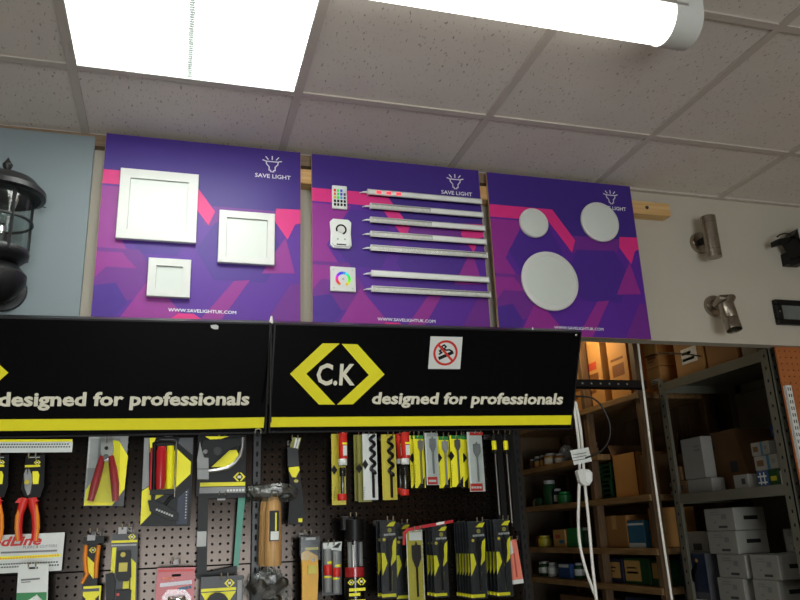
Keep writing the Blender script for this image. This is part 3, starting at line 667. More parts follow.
def prod(name, label, cat, y, parts, hk=None, short=None, group=None, hdouble=True):
    pl = PY(y); objs = []
    for nm, items in parts:
        b = MB()
        for it in items:
            k = it[0]
            if k == 'r': b.rect(pl, it[1], it[3], it[4], it[2])
            elif k == 'p': b.poly(pl, it[1], it[3], it[4], it[2])
            elif k == 't': b.tube([aty(*p, y-it[4]) for p in it[1]], it[3], it[2], 10)
            elif k == 'ck': ck(b, pl, it[1], it[2], it[3])
            elif k == 'd': b.disc(pl, pl.px(*it[1]), it[2], it[4], it[5], it[3], 14)
            elif k == 'v':      # upright cylinder between two pixels, (top, bottom, r, mat, offset)
                a, c = aty(*it[1], y), aty(*it[2], y); x = (a.x+c.x)/2
                b.lathe((x, y-it[5], 0), (0, 0, 1), [(c.z, it[3]*.92), (c.z+.002, it[3]), (a.z-.002, it[3]), (a.z, it[3]*.92)], it[4], 14)
            elif k == 'bits':   # row of small dark prints along a line
                for j in range(it[3]):
                    f_ = j/max(1, it[3]-1); p = (it[1][0]+(it[2][0]-it[1][0])*f_, it[1][1]+(it[2][1]-it[1][1])*f_)
                    u, v = pl.px(*p); s = it[4]; b.prism(pl, [(u-s, v-s), (u+s, v-s), (u+s, v+s), (u-s, v+s)], it[6], it[6]+.0003, it[5])
        objs.append((nm, b))
    vs = [p for _, b in objs for p in b.v]; loc = Vector((sum(p.x for p in vs)/len(vs), y, min(p.z for p in vs)))
    t = thing(name, label, cat, loc, group)
    first = None
    for nm, b in objs:
        o = b.build(nm, first if first and nm in SUB else t); first = first or o
    if hk: hook(hk, y, short or label, hdouble)
    return t
R_, P_, T_ = 'r', 'p', 't'
C0, C1 = 0, .0015            # card slab
# label strip above the cutters
prod('shelf_label_strip', 'white punched label strip with yellow top edge above the cutters', 'label strip', PEG-.012, [
    ('strip', [(R_, (-30, 442, 72.5, 452.6), 'white_card', 0, .002)]), ('yellow_edge', [(R_, (-30, 439.5, 72.5, 442), 'yellow', 0, .0022)]),
    ('punched_holes', [('bits', (-25, 444.6), (68, 444.2), 36, .0018, 'black_plastic', .0021), ('bits', (-23.5, 447.3), (69.5, 446.9), 36, .0018, 'black_plastic', .0021)])])
def cutters(dx, y, lab, short):
    q = lambda l: [(a+dx, b) for a, b in l]
    return prod('cable_cutters', lab, 'cutters', y, [
    ('card', [(P_, q([(26, 456), (45, 454.5), (44, 486), (40, 497), (34, 500), (25, 496.5), (21, 489), (24.5, 470)]), 'black_card', 0, C1)]),
    ('card_print', [(P_, q([(25, 465.2), (40.3, 464.8), (40.3, 466.8), (25, 467.4)]), 'yellow', C1, .0019), (P_, q([(32.5, 471.5), (38, 471.2), (39.5, 475), (38.5, 484), (33, 484.3)]), 'yellow', C1, .0019), ('ck', (37.5+dx, 462.5), .008, C1+.0003), (R_, (28+dx, 457, 40+dx, 457.8), 'grey_light', C1, .0019)]),
    ('jaw', [(P_, q([(25, 474), (27.3, 469), (28.2, 476), (29.3, 469), (32, 474), (32.6, 482), (31, 494), (28.3, 495.5), (25.5, 488)]), 'grey_plastic', .002, .014)]),
    ('pivot', [('d', (28+dx, 482.5), .006, 'yellow_dull', .014, .017)]),
    ('handle', [(T_, q([(25.5, 498), (23, 504), (19.6, 515), (18.6, 528), (19.5, 541)]), 'red', [.010, .011, .0085, .008, .007], .012), (P_, q([(16.5, 503), (20, 498.5), (26, 498.5), (26, 504)]), 'red', .004, .02), (T_, q([(21, 506), (17.6, 516), (16.8, 528), (17.6, 541)]), 'orange', [.004, .0055, .0055, .004], .016)]),
    ('handle', [(T_, q([(32.5, 498), (33, 504), (35, 515), (35.6, 528), (34, 541)]), 'red', [.010, .011, .0085, .008, .007], .012), (P_, q([(29.5, 498.5), (35, 498), (40, 501), (33.5, 504)]), 'red', .004, .02), (T_, q([(35.6, 505), (37.3, 516), (37.6, 528), (36, 541)]), 'orange', [.004, .0055, .0055, .004], .016)]),
    ], (33+dx, 459), short)
cutters(0, PEG-.06, 'cable cutters with red and orange handles on black card, second from left', 'second red-handled cutters')
cutters(-36, PEG-.06, 'cable cutters with red and orange handles cut off by the left edge', 'leftmost red-handled cutters')
# range sign
t = prod('range_sign', 'white sign card with red italic lettering and yellow line', 'sign', PEG-.03, [
    ('card', [(P_, [(-30, 536.5), (65, 532.3), (61.5, 570.5), (-30, 575)], 'white_card', 0, .0015)]),
    ('yellow_line', [(P_, [(-30, 558), (61, 553.8), (60.7, 556.7), (-30, 561.3)], 'yellow', .0015, .0019)]),
    ('small_print', [('bits', (2, 552.7), (56, 550.6), 26, .0022, 'print_grey', .0016), ('bits', (-10, 559.6), (58, 555.3), 26, .0016, 'orange', .002)]),
    ('punched_holes', [('bits', (-20, 565.3), (57, 561.9), 30, .0018, 'black_plastic', .0016), ('bits', (-19, 568.3), (58, 564.9), 30, .0018, 'black_plastic', .0016)])])
pl = PY(PEG-.03); ua, vb = pl.px(-20, 547); ub, vb2 = pl.px(40.5, 544.4); vt = pl.px(10, 536.5)[1]
text('lettering', 'RedLine', pl, ua, ub, vb, vt, .0016, 'red', t, .01, .25, (vb2-vb)/(ub-ua), fat=.1)
ua, vb = pl.px(23, 548.6); ub, vb2 = pl.px(57, 547); vt = pl.px(30, 545.6)[1]
text('lettering', 'PLIERS & CUTTERS', pl, ua, ub, vb, vt, .0016, 'print_grey', t, .0, .1, (vb2-vb)/(ub-ua))
prod('blister_card', 'white and green hanging card below the white sign', 'blister pack', PEG-.09, [
    ('card', [(P_, [(18.5, 566), (21, 564), (48.8, 564), (46.5, 640), (14, 640)], 'white_card', 0, C1)]),
    ('green_panel', [(P_, [(16.8, 593), (46.8, 592), (45.8, 640), (14, 640)], 'green_card', C1, .0019)]),
    ('small_print', [('bits', (22, 580), (39, 578.6), 12, .002, 'print_grey', C1), ('bits', (22, 582.4), (30, 581.7), 6, .0014, 'print_grey', C1), (R_, (28, 567, 38, 569), 'dark_hole', C1, .0017)]),
    ('wrapped_item', [(T_, [(30, 603), (36, 598), (41, 604)], 'white', .008, .008)])], (33, 568), 'white and green card')
prod('wire_strippers', 'red-handled wire strippers packed on a yellow and grey card', 'pliers', PEG-.05, [
    ('card', [(P_, [(89, 436), (128.5, 436), (123.5, 506), (83.5, 506)], 'grey_plastic', 0, C1)]),
    ('card_print', [(P_, [(86, 490), (97, 474), (104, 450), (112, 440), (119, 441), (128, 456), (124.5, 490), (112, 505.5), (84, 505.5)], 'yellow', C1, .0019), (P_, [(124.5, 489), (123.4, 505.8), (112, 505.8)], 'grey_dark', C1, .0020), (P_, [(89, 437), (99, 437), (97, 468), (87, 468)], 'grey_light', C1, .0018)]),
    ('jaws', [(P_, [(102, 437), (106, 437), (106, 444), (108, 444), (108, 437), (113, 437), (114, 452), (110, 462), (104, 462), (101, 452)], 'steel', .004, .018)]),
    ('pivot', [('d', (106.6, 457.5), .0072, 'chrome', .018, .022), ('d', (107, 449), .005, 'black_plastic', .018, .021)]),
    ('handle', [(T_, [(102.5, 456), (99.5, 468), (95, 484), (90.5, 501)], 'red_tool', [.0075, .0095, .0105, .008], .014)]),
    ('handle', [(T_, [(110.8, 456), (113, 468), (115, 484), (115.5, 501)], 'red_tool', [.0075, .0095, .0105, .008], .014)]),
    ('blister', [(P_, [(92, 440), (121, 440), (119.5, 503), (86.5, 503)], 'blister', .03, .031)])], (108, 437), 'wire strippers')
prod('long_nose_pliers', 'orange-handled pliers on a black and yellow hanging card', 'pliers', PEG-.08, [
    ('hanger', [(R_, (83.5, 536.5, 104.5, 543.5), 'black_plastic', -.004, .016), (R_, (88, 535, 96, 540.5), 'steel_dark', .016, .02)]),
    ('card', [(P_, [(86.5, 543), (99, 543), (97, 590), (82, 590)], 'black_card', 0, C1)]),
    ('card_print', [(P_, [(87.3, 556), (95.4, 564), (93.5, 579), (86.5, 569.5)], 'yellow', C1, .002), ('ck', (93, 550), .0095, C1+.0003)]),
    ('handle', [(T_, [(86.2, 545), (85, 557), (85.5, 568), (87, 574), (82, 583.5)], 'orange', [.005, .0055, .0055, .005, .004], .008)]),
    ('handle', [(T_, [(99, 545), (97.3, 557), (96.2, 567), (96, 578)], 'orange', [.005, .0055, .0055, .005], .008)]),
    ('lower_card', [(R_, (81.5, 586, 99.5, 640), 'yellow', 0, .003), (R_, (81.7, 588.5, 99.3, 591.5), 'grey_dark', .003, .0034), (P_, [(82, 595), (86, 599), (82, 603)], 'black_card', .003, .0034), (P_, [(99, 595), (95, 599), (99, 603)], 'black_card', .003, .0034)])], (94, 534), 'orange-handled pliers')
prod('voltage_tester', 'black and yellow blister pack with digital tester', 'tester', PEG-.085, [
    ('card', [(P_, [(112, 534), (138, 533.5), (136, 640), (109.5, 640)], 'grey_dark', 0, C1)]),
    ('card_print', [(R_, (111.6, 540.3, 137.4, 542.6), 'yellow', C1, .0019), (R_, (111.4, 547.5, 115.6, 573), 'yellow', C1, .0019), (P_, [(131, 558), (136, 563), (134.5, 640), (129.5, 640)], 'yellow', C1, .0019), ('ck', (132, 536.8), .0095, C1), ('bits', (112.5, 545.5), (135.5, 544.8), 12, .0022, 'grey_light', C1)]),
    ('tester_body', [(P_, [(117.5, 551), (131, 550.5), (131.5, 577), (128, 581), (119.5, 581), (116.3, 577)], 'black_plastic', .002, .02), (R_, (115, 590, 130, 640), 'black_plastic', .002, .02)]),
    ('screen', [(R_, (119.3, 562.5, 127.8, 571.3), 'yellow_dull', .02, .0212)]),
    ('buttons', [('d', (118.5, 594), .0035, 'red', .02, .023), ('d', (123.5, 554.5), .006, 'yellow_dull', .02, .0215), (R_, (123, 581, 129, 588.5), 'yellow', .002, .008)]),
    ('lead_pouch', [(P_, [(106, 574), (113, 572), (116, 582), (113, 612), (107, 612)], 'black_plastic', .002, .02)]),
    ('hanger', [(R_, (118.5, 527, 127, 534), 'steel_dark', .0, .004)])], (126, 529), 'digital tester pack')
prod('junior_saw_pack', 'yellow and black card holding a small saw with red handle', 'saw', PEG-.045, [
    ('card', [(P_, [(144, 437), (194, 437), (190, 526), (140, 526)], 'black_card', 0, C1)]),
    ('card_print', [(P_, [(144.5, 438), (149, 438), (149, 486), (142, 490)], 'grey_plastic', C1, .0018), (P_, [(149.5, 438), (156, 438), (150, 453)], 'yellow', C1, .0019), (P_, [(176, 448), (191, 462), (190.5, 474), (175.5, 488), (155, 500), (158, 480)], 'yellow', C1, .0019), (P_, [(142, 491), (151, 485.5), (151, 514), (140.3, 525)], 'yellow', C1, .0019), (P_, [(178, 498), (189, 488), (187, 524), (176, 524)], 'navy', C1, .0019), (P_, [(180,438),(193,438),(192.5,455),(178,443)], 'grey_dark', C1, .0018)]),
    ('saw_frame', [(T_, [(153.5, 491), (154.5, 443), (160, 440.5), (172, 440.3), (176.3, 442)], 'black_plastic', .0055, .014)]),
    ('blade', [(T_, [(176.5, 440), (174.5, 497)], 'steel', .0026, .014)]),
    ('handle', [(T_, [(161.8, 446.5), (161.5, 452), (160.5, 478), (160, 489)], 'red_tool', [.010, .0135, .0135, .011], .016), (T_, [(152, 448), (150.5, 490)], 'red_tool', .004, .012)]),
    ('spare_sleeve', [(T_, [(170.5, 446), (169.3, 489)], 'yellow', .0095, .012)]),
    ('grip', [(P_, [(148, 501), (153, 500.5), (166, 506), (179, 514), (178, 521.5), (170, 520.5), (150, 511.5)], 'black_plastic', .004, .024), (T_, [(165, 505), (170, 498), (174.5, 496)], 'black_plastic', .004, .012), (R_, (150, 490, 174, 495), 'black_plastic', .004, .02)]),
    ('small_print', [('bits', (157, 510), (172, 516), 7, .0025, 'grey_light', .0241), ('bits', (186.5, 492), (185.5, 518), 10, .0016, 'grey_light', .002)])], (168, 437), 'small saw pack')
prod('staple_gun_pack', 'silver and black staple gun on yellow striped card', 'staple gun', PEG-.05, [
    ('card', [(P_, [(198, 435), (246.3, 435), (245.2, 496.5), (196, 496.5)], 'black_card', 0, C1)]),
    ('card_print', [(P_, [(205, 436.5), (229, 436.5), (213, 441.5)], 'yellow', C1, .0019), (R_, (200, 482.3, 245.2, 486.2), 'yellow', C1, .0019), (R_, (199.5, 487, 245.2, 493), 'grey_plastic', C1, .0019), ('bits', (228, 490.5), (243, 490), 6, .0028, 'white', .002), ('ck', (239.3, 477), .0165, C1+.0003)]),
    ('lever', [(P_, [(211, 467.5), (229, 451), (236, 450.5), (238.3, 456), (233, 463.5), (226, 467.5)], 'yellow', .003, .016)]),
    ('body', [(P_, [(203, 441), (240, 439), (241, 446), (229, 450), (211, 466), (208, 466), (200, 455)], 'black_plastic', .003, .022)]),
    ('nose', [(P_, [(199.6, 443), (201, 450), (203.5, 458.5), (208, 459), (208.3, 480), (197.2, 480), (196.8, 460)], 'grey_plastic', .003, .028), (R_, (197, 469.5, 208.3, 470.3), 'grey_dark', .028, .0285)]),
    ('handle_frame', [(T_, [(208, 471), (218, 470), (227.5, 467.8), (235, 463), (240, 456), (242.3, 447), (242.8, 437.5)], 'alu', [.005, .0055, .006, .006, .006, .0055, .005], .014)]),
    ('pivot', [('d', (205, 452.5), .006, 'chrome', .022, .025), ('d', (217, 452), .011, 'black_frame', .022, .027)])], (222, 436), 'staple gun pack')
prod('hacksaw', 'hanging hacksaw with black frame and green bar', 'saw', PEG-.035, [
    ('frame', [(P_, [(198, 497), (208, 497), (206.5, 572), (236.5, 565.5), (236.5, 573), (206, 579.5), (196.5, 579)], 'black_plastic', 0, .016)]),
    ('label_sleeve', [(R_, (196.7, 531.5, 206, 546.5), 'grey_light', -.001, .018)]),
    ('blade_guard', [(P_, [(238, 496.5), (245, 496.5), (237.8, 570), (232.8, 570)], 'green_tool', .002, .012)]),
    ('top_bar', [(R_, (198, 495, 245, 498.5), 'black_plastic', 0, .014)])], (222, 497), 'hacksaw')
prod('red_blister_pack', 'shiny red blister pack with silver item inside', 'blister pack', PEG-.09, [
    ('card', [(P_, [(157.3, 568), (194.8, 567), (193, 640), (153, 640)], 'red_tool', 0, C1)]),
    ('card_print', [(P_, [(158, 570), (194, 569), (194, 571), (158, 572)], 'red', C1, .0018), ('bits', (162, 585), (190, 582), 9, .0045, 'white_print', C1), ('bits', (164, 579), (172, 578), 4, .0035, 'pink_card', C1), ('bits', (180, 589), (190, 587), 4, .0035, 'blue_light', C1), (R_, (171.8, 574, 181, 576.5), 'dark_hole', C1, .0018)]),
    ('packed_item', [(T_, [(170, 612), (173, 600), (180, 600), (188, 612)], 'chrome', [.012, .018, .018, .012], .012)]),
    ('blister', [(P_, [(162, 596), (168, 589), (185, 589), (191, 596), (190, 640), (160, 640)], 'blister', .02, .021)])], (176, 563), 'red blister pack')
prod('tool_pack', 'grey and yellow carded pack below the hacksaw', 'blister pack', PEG-.09, [
    ('card', [(P_, [(201, 577), (243.5, 575), (242, 640), (198, 640)], 'grey_dark', 0, C1)]),
    ('card_print', [(P_, [(201, 589), (236, 587), (236, 590), (201, 592)], 'yellow', C1, .0019), (P_, [(201, 593), (236, 591), (230, 600), (206, 602)], 'yellow', C1, .0019), ('ck', (229.5, 583), .013, C1)]),
    ('packed_item', [('d', (217, 604), .028, 'black_plastic', .002, .02), (R_, (236.5, 580, 241, 640), 'grey_plastic', .002, .01)])], (224, 578), 'grey and yellow carded pack')
# hammers
def hammer(dx, y, lab, short, stick):
    pl = PY(y); c = aty(273.5+dx, 503, y); e = aty(272.5+dx, 566, y)
    t = thing('claw_hammer', lab, 'hammer', (c.x, y, e.z), 'wooden claw hammers')
    pr = [(e.z, .020), (e.z+.004, .0225), (e.z+.06, .0225), (e.z+.13, .021), (c.z, .019), (c.z+.015, .0125)]
    b = MB(); b.tube_axis(Vector((c.x, y, 0)), Vector((0, 0, 1)), pr, 'hammer_wood', 16, True); b.build('handle', t)
    hz = c.z+.028
    MB().lathe((c.x-.052, y, hz), (1, 0, 0), [(0, .013), (.003, .015), (.02, .015), (.028, .011), (.036, .013), (.066, .0155), (.074, .014)], 'steel_dark', 16).build('head', t)
    for s in (-.009, .009):
        MB().tube([(c.x+.02, y+s*.6, hz+.002), (c.x+.045, y+s, hz), (c.x+.056, y+s*1.2, hz-.012)], [.009, .0065, .003], 'steel_dark', 8).build('claw', t)
    if stick:
        MB().rect(pl, (268.5+dx, 511, 278+dx, 541), .0205, .0235, 'black_card').rect(pl, (269.5+dx, 531.5, 277.5+dx, 540), .0235, .0238, 'white').rect(pl, (274+dx, 513, 275.6+dx, 531), .0235, .0238, 'yellow').build('label_sleeve', t)
    rnd = random.Random(3); b = MB(); n = 14; v = []; f = []
    for i, (d, r) in enumerate([(-.062, .012), (-.054, .021), (-.035, .022), (-.01, .023), (.02, .024), (.042, .021), (.058, .017), (.066, .007)]):
        for k in range(n):
            a = 2*math.pi*k/n; q = r*rnd.uniform(.78, 1.18); v.append((c.x+d, y+q*math.cos(a), hz-.002+q*math.sin(a)))
    for i in range(7):
        for k in range(n): f.append((i*n+k, i*n+(k+1) % n, (i+1)*n+(k+1) % n, (i+1)*n+k))
    b.add(v, f, 'wrap'); b.build('plastic_wrap', t)
    hook((274+dx, 497), y, short)
hammer(0, PEG-.108, 'wooden-handled hammer with plastic-wrapped head and label sleeve', 'front wooden hammer', True)
hammer(-6, PEG-.046, 'wooden-handled hammer hanging just behind the front hammer', 'rear wooden hammer', False)
def crumple(name, lab, cat, c, rx, ry, rz, m, seed, core=None):
    rnd = random.Random(seed); t = thing(name, lab, cat, (c.x, c.y, c.z-rz)); v = []; f = []; n = 14; L = 9
    for i in range(L):
        th = math.pi*(i+.25)/(L-.5)
        for k in range(n):
            a = 2*math.pi*k/n; q = rnd.uniform(.78, 1.15); v.append((c.x+rx*q*math.sin(th)*math.cos(a), c.y+ry*q*math.sin(th)*math.sin(a), c.z+rz*q*math.cos(th)))
    for i in range(L-1):
        for k in range(n): f.append((i*n+k, i*n+(k+1) % n, (i+1)*n+(k+1) % n, (i+1)*n+k))
    f += [list(range(n)), list(range((L-1)*n, L*n))]
    MB().add(v, f, m).build('bag', t)
    if core: core(t)
    return t
c = aty(270, 590, PEG-.07)
def core_(t):
    for k, (dx_, dz_) in enumerate(((-.03, .01), (.0, -.005), (.03, .012), (.012, -.03))):
        MB().lathe((c.x+dx_, c.y+.01, c.z+dz_), (.6, -.5, .4), [(-.02, .008), (-.018, .013), (.015, .013), (.02, .008)], 'steel_dark', 12).build('packed_part', t)
crumple('bagged_fittings', 'clear plastic bag of dark metal parts below the hammer', 'bag', c, .058, .03, .05, 'wrap', 5, core_)
hook((270, 572), PEG-.07, 'clear bag of metal parts')
prod('pull_saw', 'black folding saw with yellow collar and label tag', 'saw', PEG-.06, [
    ('label_tag', [(P_, [(292, 437.5), (301, 438), (297, 453), (289, 450)], 'olive_card', .004, .006), (P_, [(295.3, 438.5), (299.8, 439), (297, 450), (293, 449)], 'white', .006, .0063), ('bits', (297.6, 440), (295.2, 448.5), 8, .0012, 'print_dark', .0064)]),
    ('blade', [(P_, [(287, 447), (297.5, 449), (298.5, 467), (287.5, 467)], 'black_frame', .002, .008)]),
    ('collar', [(P_, [(287.8, 468), (298, 467), (298.8, 470.5), (297, 474), (295, 478), (291, 477.5), (288.5, 472)], 'yellow', .000, .0175)]),
    ('handle', [(P_, [(288, 472), (298.5, 470), (300.5, 485), (304.3, 521), (301.5, 524.5), (287, 524), (289.5, 490)], 'black_plastic', .001, .017)]),
    ('small_print', [('ck', (295.2, 481.5), .0065, .0172), (R_, (297.3, 518.5, 301.3, 522.3), 'yellow', .017, .0175)])], (294, 441), 'black folding saw')
prod('utility_knife', 'yellow utility knife hanging in a clear pack', 'knife', PEG-.075, [
    ('card', [(P_, [(299.5, 537), (318.5, 536), (317.5, 556), (299.5, 556)], 'black_card', 0, C1)]),
    ('card_print', [(R_, (305, 547.3, 318, 549.8), 'yellow_dull', C1, .0019), (R_, (306, 537.5, 315.5, 540), 'grey_light', C1, .0019)]),
    ('knife_body', [(P_, [(300.5, 553), (306, 550), (316.5, 556), (317, 575), (314.5, 640), (301, 640), (301, 570)], 'yellow_tool', .003, .02)]),
    ('slider', [(R_, (306.5, 565, 315, 573.5), 'yellow_dull', .02, .025), ('d', (312, 560), .004, 'steel_dark', .02, .022)]),
    ('blister', [(R_, (299.5, 537, 318.5, 560), 'blister', .024, .0248)])], (307, 535), 'yellow utility knife')
prod('sealant_twin_pack', 'grey twin tube pack with red and yellow bands', 'blister pack', PEG-.06, [
    ('card', [(R_, (322, 543.5, 341.5, 595), 'grey_dark', 0, C1)]),
    ('header', [(P_, [(323, 543), (341.8, 541.5), (341, 551), (323, 549)], 'white_card', C1, .002), (P_, [(332, 547.5), (338.5, 543), (341, 543), (338, 548)], 'black_card', .002, .0023)]),
    ('tube', [('v', (327.4, 549), (326.4, 592), .0108, 'grey_plastic', .012), ('v', (327.2, 564), (326.8, 575.5), .0111, 'red', .012), ('v', (327.2, 561), (327.1, 564), .01115, 'yellow', .012), ('v', (326.9, 575.5), (326.8, 578), .01115, 'yellow', .012)]),
    ('tube', [('v', (336, 551), (335.4, 593), .0108, 'grey_plastic', .012), ('v', (335.9, 567), (335.5, 577), .0111, 'red', .012), ('v', (335.9, 564), (335.9, 567), .01115, 'yellow', .012), ('v', (335.6, 577), (335.6, 579.5), .01115, 'yellow', .012)])], (330, 545), 'grey twin tube pack')
# ---- drill bits, upper row
def auger(b, pl, cx_, y0, y1, y2, m='black_card', r=.0115):
    a, c, e = aty(cx_, y0, pl.o.y), aty(cx_-.6, y1, pl.o.y), aty(cx_-1.2, y2, pl.o.y); x = (a.x+c.x)/2; yy = pl.o.y-.008
    N = 40; pts = []
    for k in range(N+1):
        f = k/N; an = f*2*math.pi*4; pts.append((x+math.cos(an)*r*.55, yy+math.sin(an)*r*.3, a.z+(c.z-a.z)*f))
    b.tube(pts, r*.42, m, 6); b.tube([(x, yy, c.z+.01), (x, yy, e.z)], r*.34, m, 8)
def spade(b, pl, cx_, y0, y1, y2, m, hw, y_off=.008):
    a = aty(cx_, y0, pl.o.y); c = aty(cx_, y1, pl.o.y); e = aty(cx_+.4, y2, pl.o.y); x = a.x; p2 = Plane((x, pl.o.y-y_off, 0), (1, 0, 0), (0, 0, 1)); h = a.z-c.z
    b.prism(p2, [(0, a.z+h*.18), (hw*.25, a.z), (hw, a.z-h*.02), (hw, a.z-h*.62), (hw*.3, c.z), (-hw*.3, c.z), (-hw, a.z-h*.62), (-hw, a.z-h*.02), (-hw*.25, a.z)], -.0015, .0015, m)
    b.tube([(x, pl.o.y-y_off, c.z+.004), (x, pl.o.y-y_off, e.z)], .0028, m, 8)
def card_pack(name, lab, cat, y, r, m, tool=None, diamond=None, extra=(), hk=True, group=None, blis=None, th=.002):
    pl = PY(y); parts = [('card', [(R_, r, m, 0, th)])]
    if diamond:
        dx_, dy_ = diamond; parts.append(('card_print', [(P_, [(dx_-3.2, dy_), (dx_, dy_-5), (dx_+3.2, dy_), (dx_, dy_+5)], 'black_card', th, th+.0004)]))
    for e in extra: parts.append(e)
    t = prod(name, lab, cat, y, parts, ((r[0]+r[2])/2, r[1]+1.5) if hk else None, lab, group)
    if tool:
        b = MB()
        if tool[0] == 'a': auger(b, pl, *tool[1:])
        else: spade(b, pl, *tool[1:])
        b.build('drill_bit', t)
    if blis: MB().rect(pl, r, .016, .017, 'blister').build('blister', t)
    return t
UY = PEG-.07; G1 = 'carded drill bits, upper row'
card_pack('drill_bit_card', 'narrow yellow drill bit card behind the first red tube', 'drill bit', UY+.02, (331.5, 434, 345.5, 505), 'yellow_dull', None, (334, 470), [('small_print', [('bits', (335, 488), (334, 500), 6, .0012, 'print_dark', .0022)])], group=G1)
def bit_tube(px0, px1, y, lab, yy):
    t0, a1, a2, a3, b_ = yy
    prod('drill_bit_tube', lab, 'drill bit', y, [
        ('label_wrap', [('v', (px0, t0), (px0, a1), .0122, 'red', 0)]), ('white_band', [('v', (px0-.2, a1), (px0-.3, a2), .0123, 'white', 0), (R_, (px0-.8, t0+13, px0+3, a1-3), 'white', .0121, .0126), (R_, (px0-1.5, t0+10, px0+3, t0+12), 'yellow', .0121, .0126)]),
        ('clear_tube', [('v', (px0-.3, a2), (px0-.8, a3), .0118, 'blister', 0)]), ('drill_bit', [('v', (px0-.3, a2+2), (px0-.8, a3), .005, 'steel_dark', 0), ('v', (px0-.3, a2+2), (px0-.5, a2+11), .0085, 'black_plastic', 0)]),
        ('end_cap', [('v', (px0-.8, a3), (px0-.9, b_), .0128, 'red', 0)])], (px0, t0+1), lab, 'red capped drill bit tubes')
bit_tube(343, 342, UY-.03, 'red capped clear drill bit tube, first from the hammer', (433, 459, 465.5, 494, 500.5))
card_pack('drill_bit_card', 'olive auger bit card, rearmost of the three beside first tube', 'drill bit', UY+.05, (354, 435, 366, 501), 'olive_card', None, None, group=G1)
card_pack('drill_bit_card', 'olive auger bit card just behind the white one', 'drill bit', UY+.025, (357.5, 435, 371, 502), 'olive_card', None, (359, 468.5), group=G1)
card_pack('drill_bit_card', 'white card with black auger bit, front of its group', 'drill bit', UY, (362.8, 434, 377.2, 500), 'white_card', ('a', 372.3, 435, 474, 498), (365, 464.5), [('small_print', [('bits', (374.5, 480), (374, 496), 8, .0012, 'print_dark', .0022), ('bits', (364.2, 488), (363.9, 497), 5, .001, 'print_dark', .0022)])], group=G1)
card_pack('drill_bit_card', 'tan yellow card with auger bit left of the tube pair', 'drill bit', UY, (381.7, 434.5, 396.2, 500), 'yellow_dull', ('a', 390.3, 437, 476, 498), None, group=G1)
bit_tube(400.5, 400, UY+.02, 'red capped drill bit tube, rear one of the pair', (434, 459, 464, 488, 494))
bit_tube(405.5, 404.5, UY-.02, 'red capped drill bit tube, front one of the pair', (432.5, 458.5, 464.5, 489.5, 495.5))
cards = [((410, 435.5, 419, 488), 'yellow', None, (412, 458), 'yellow card edge right of the tube pair', .03),
         ((414, 435.5, 424.5, 488), 'yellow', ('s', 419.5, 441, 452, 484, 'steel', .008), None, 'yellow flat bit card left of first white pack', .01),
         ((425.5, 433, 438, 485), 'white_card', ('s', 431.5, 439, 452, 474, 'grey_plastic', .0095), None, 'white flat bit pack with red label, left of the two', -.01),
         ((438, 436.5, 450, 488), 'yellow', ('s', 444, 441.5, 453.5, 485, 'grey_plastic', .0095), (438.8, 458), 'yellow flat bit card right of first white pack', .015),
         ((450.6, 435.5, 463, 487), 'yellow', ('s', 456.3, 440, 451, 483, 'grey_dark', .0085), (451, 456), 'bright yellow flat bit card with dark bit', 0),
         ((460, 436, 468, 488), 'yellow', None, (463.5, 458), 'yellow flat bit card edge left of second white pack', .02),
         ((468.3, 432, 483.2, 491.5), 'white_card', ('s', 475.5, 444, 457, 482, 'grey_plastic', .0115), None, 'white flat bit pack with red labels, right of the two', -.01)]
for r, m, tool, dia, lab, dy in cards:
    ex = []
    if m == 'white_card': ex = [('red_label', [(R_, (r[0]+2, r[3]-8, r[2]-.8, r[3]-.6), 'red', .002, .0026), ('bits', (r[0]+4, r[3]-4), (r[2]-3, r[3]-4), 4, .003, 'white', .0027), (R_, (r[0]+1, r[1]+.3, r[2]-.5, r[1]+3.4), 'red' if r[0] > 460 else 'grey_light', .002, .0025)])]
    else: ex = [('card_marks', [(P_, [(r[2], r[3]-11), (r[2], r[3]), (r[2]-7, r[3])], 'black_card', .002, .0025), ('bits', (r[0]+1.5, r[1]+30), (r[0]+1, r[1]+46), 7, .001, 'print_dark', .0022), (R_, (r[0]+.3, r[1], r[2]-.3, r[1]+3.5), 'green_card', .002, .0024)])]  # black corner, printed dots and green top band of the card
    card_pack('flat_bit_card', lab, 'drill bit', UY+dy, r, m, tool, dia, ex, group=G1, blis=(m == 'white_card'))
# ---- lower row
LYR = PEG-.13
prod('drill_set_tube', 'clear storage tube of drill bits with red band and black cap', 'drill bit', LYR+.03, [
    ('cap', [('v', (354, 519), (354, 541), .027, 'black_plastic', 0), (R_, (342, 517, 352, 530), 'black_plastic', -.02, .01)]), ('clear_tube', [('v', (354.8, 540), (354.5, 640), .0272, 'blister', 0)]),
    ('drill_bits', [('v', (349.5, 542), (349, 569), .006, 'grey_plastic', .008), ('v', (355, 541), (354.7, 569), .006, 'grey_dark', .014), ('v', (360, 542), (359.6, 566), .006, 'grey_plastic', .008), ('v', (352, 545), (351.7, 569), .004, 'alu', .016)]),
    ('red_band', [('v', (354.7, 567), (354.6, 577), .0262, 'red_tool', 0)]), ('label_wrap', [('v', (354.6, 577), (354.4, 640), .0265, 'black_card', 0)]),
    ('label_print', [('ck', (359, 581), .0125, .0275), ('ck', (349, 582), .0095, .0262), (R_, (347, 587.5, 363, 590.5), 'yellow', .0262, .0272), (R_, (347, 592.5, 358, 595.5), 'yellow', .0262, .0272), (R_, (346, 599, 363, 606), 'yellow', .0262, .0272)])], (352, 518), 'clear drill bit tube')
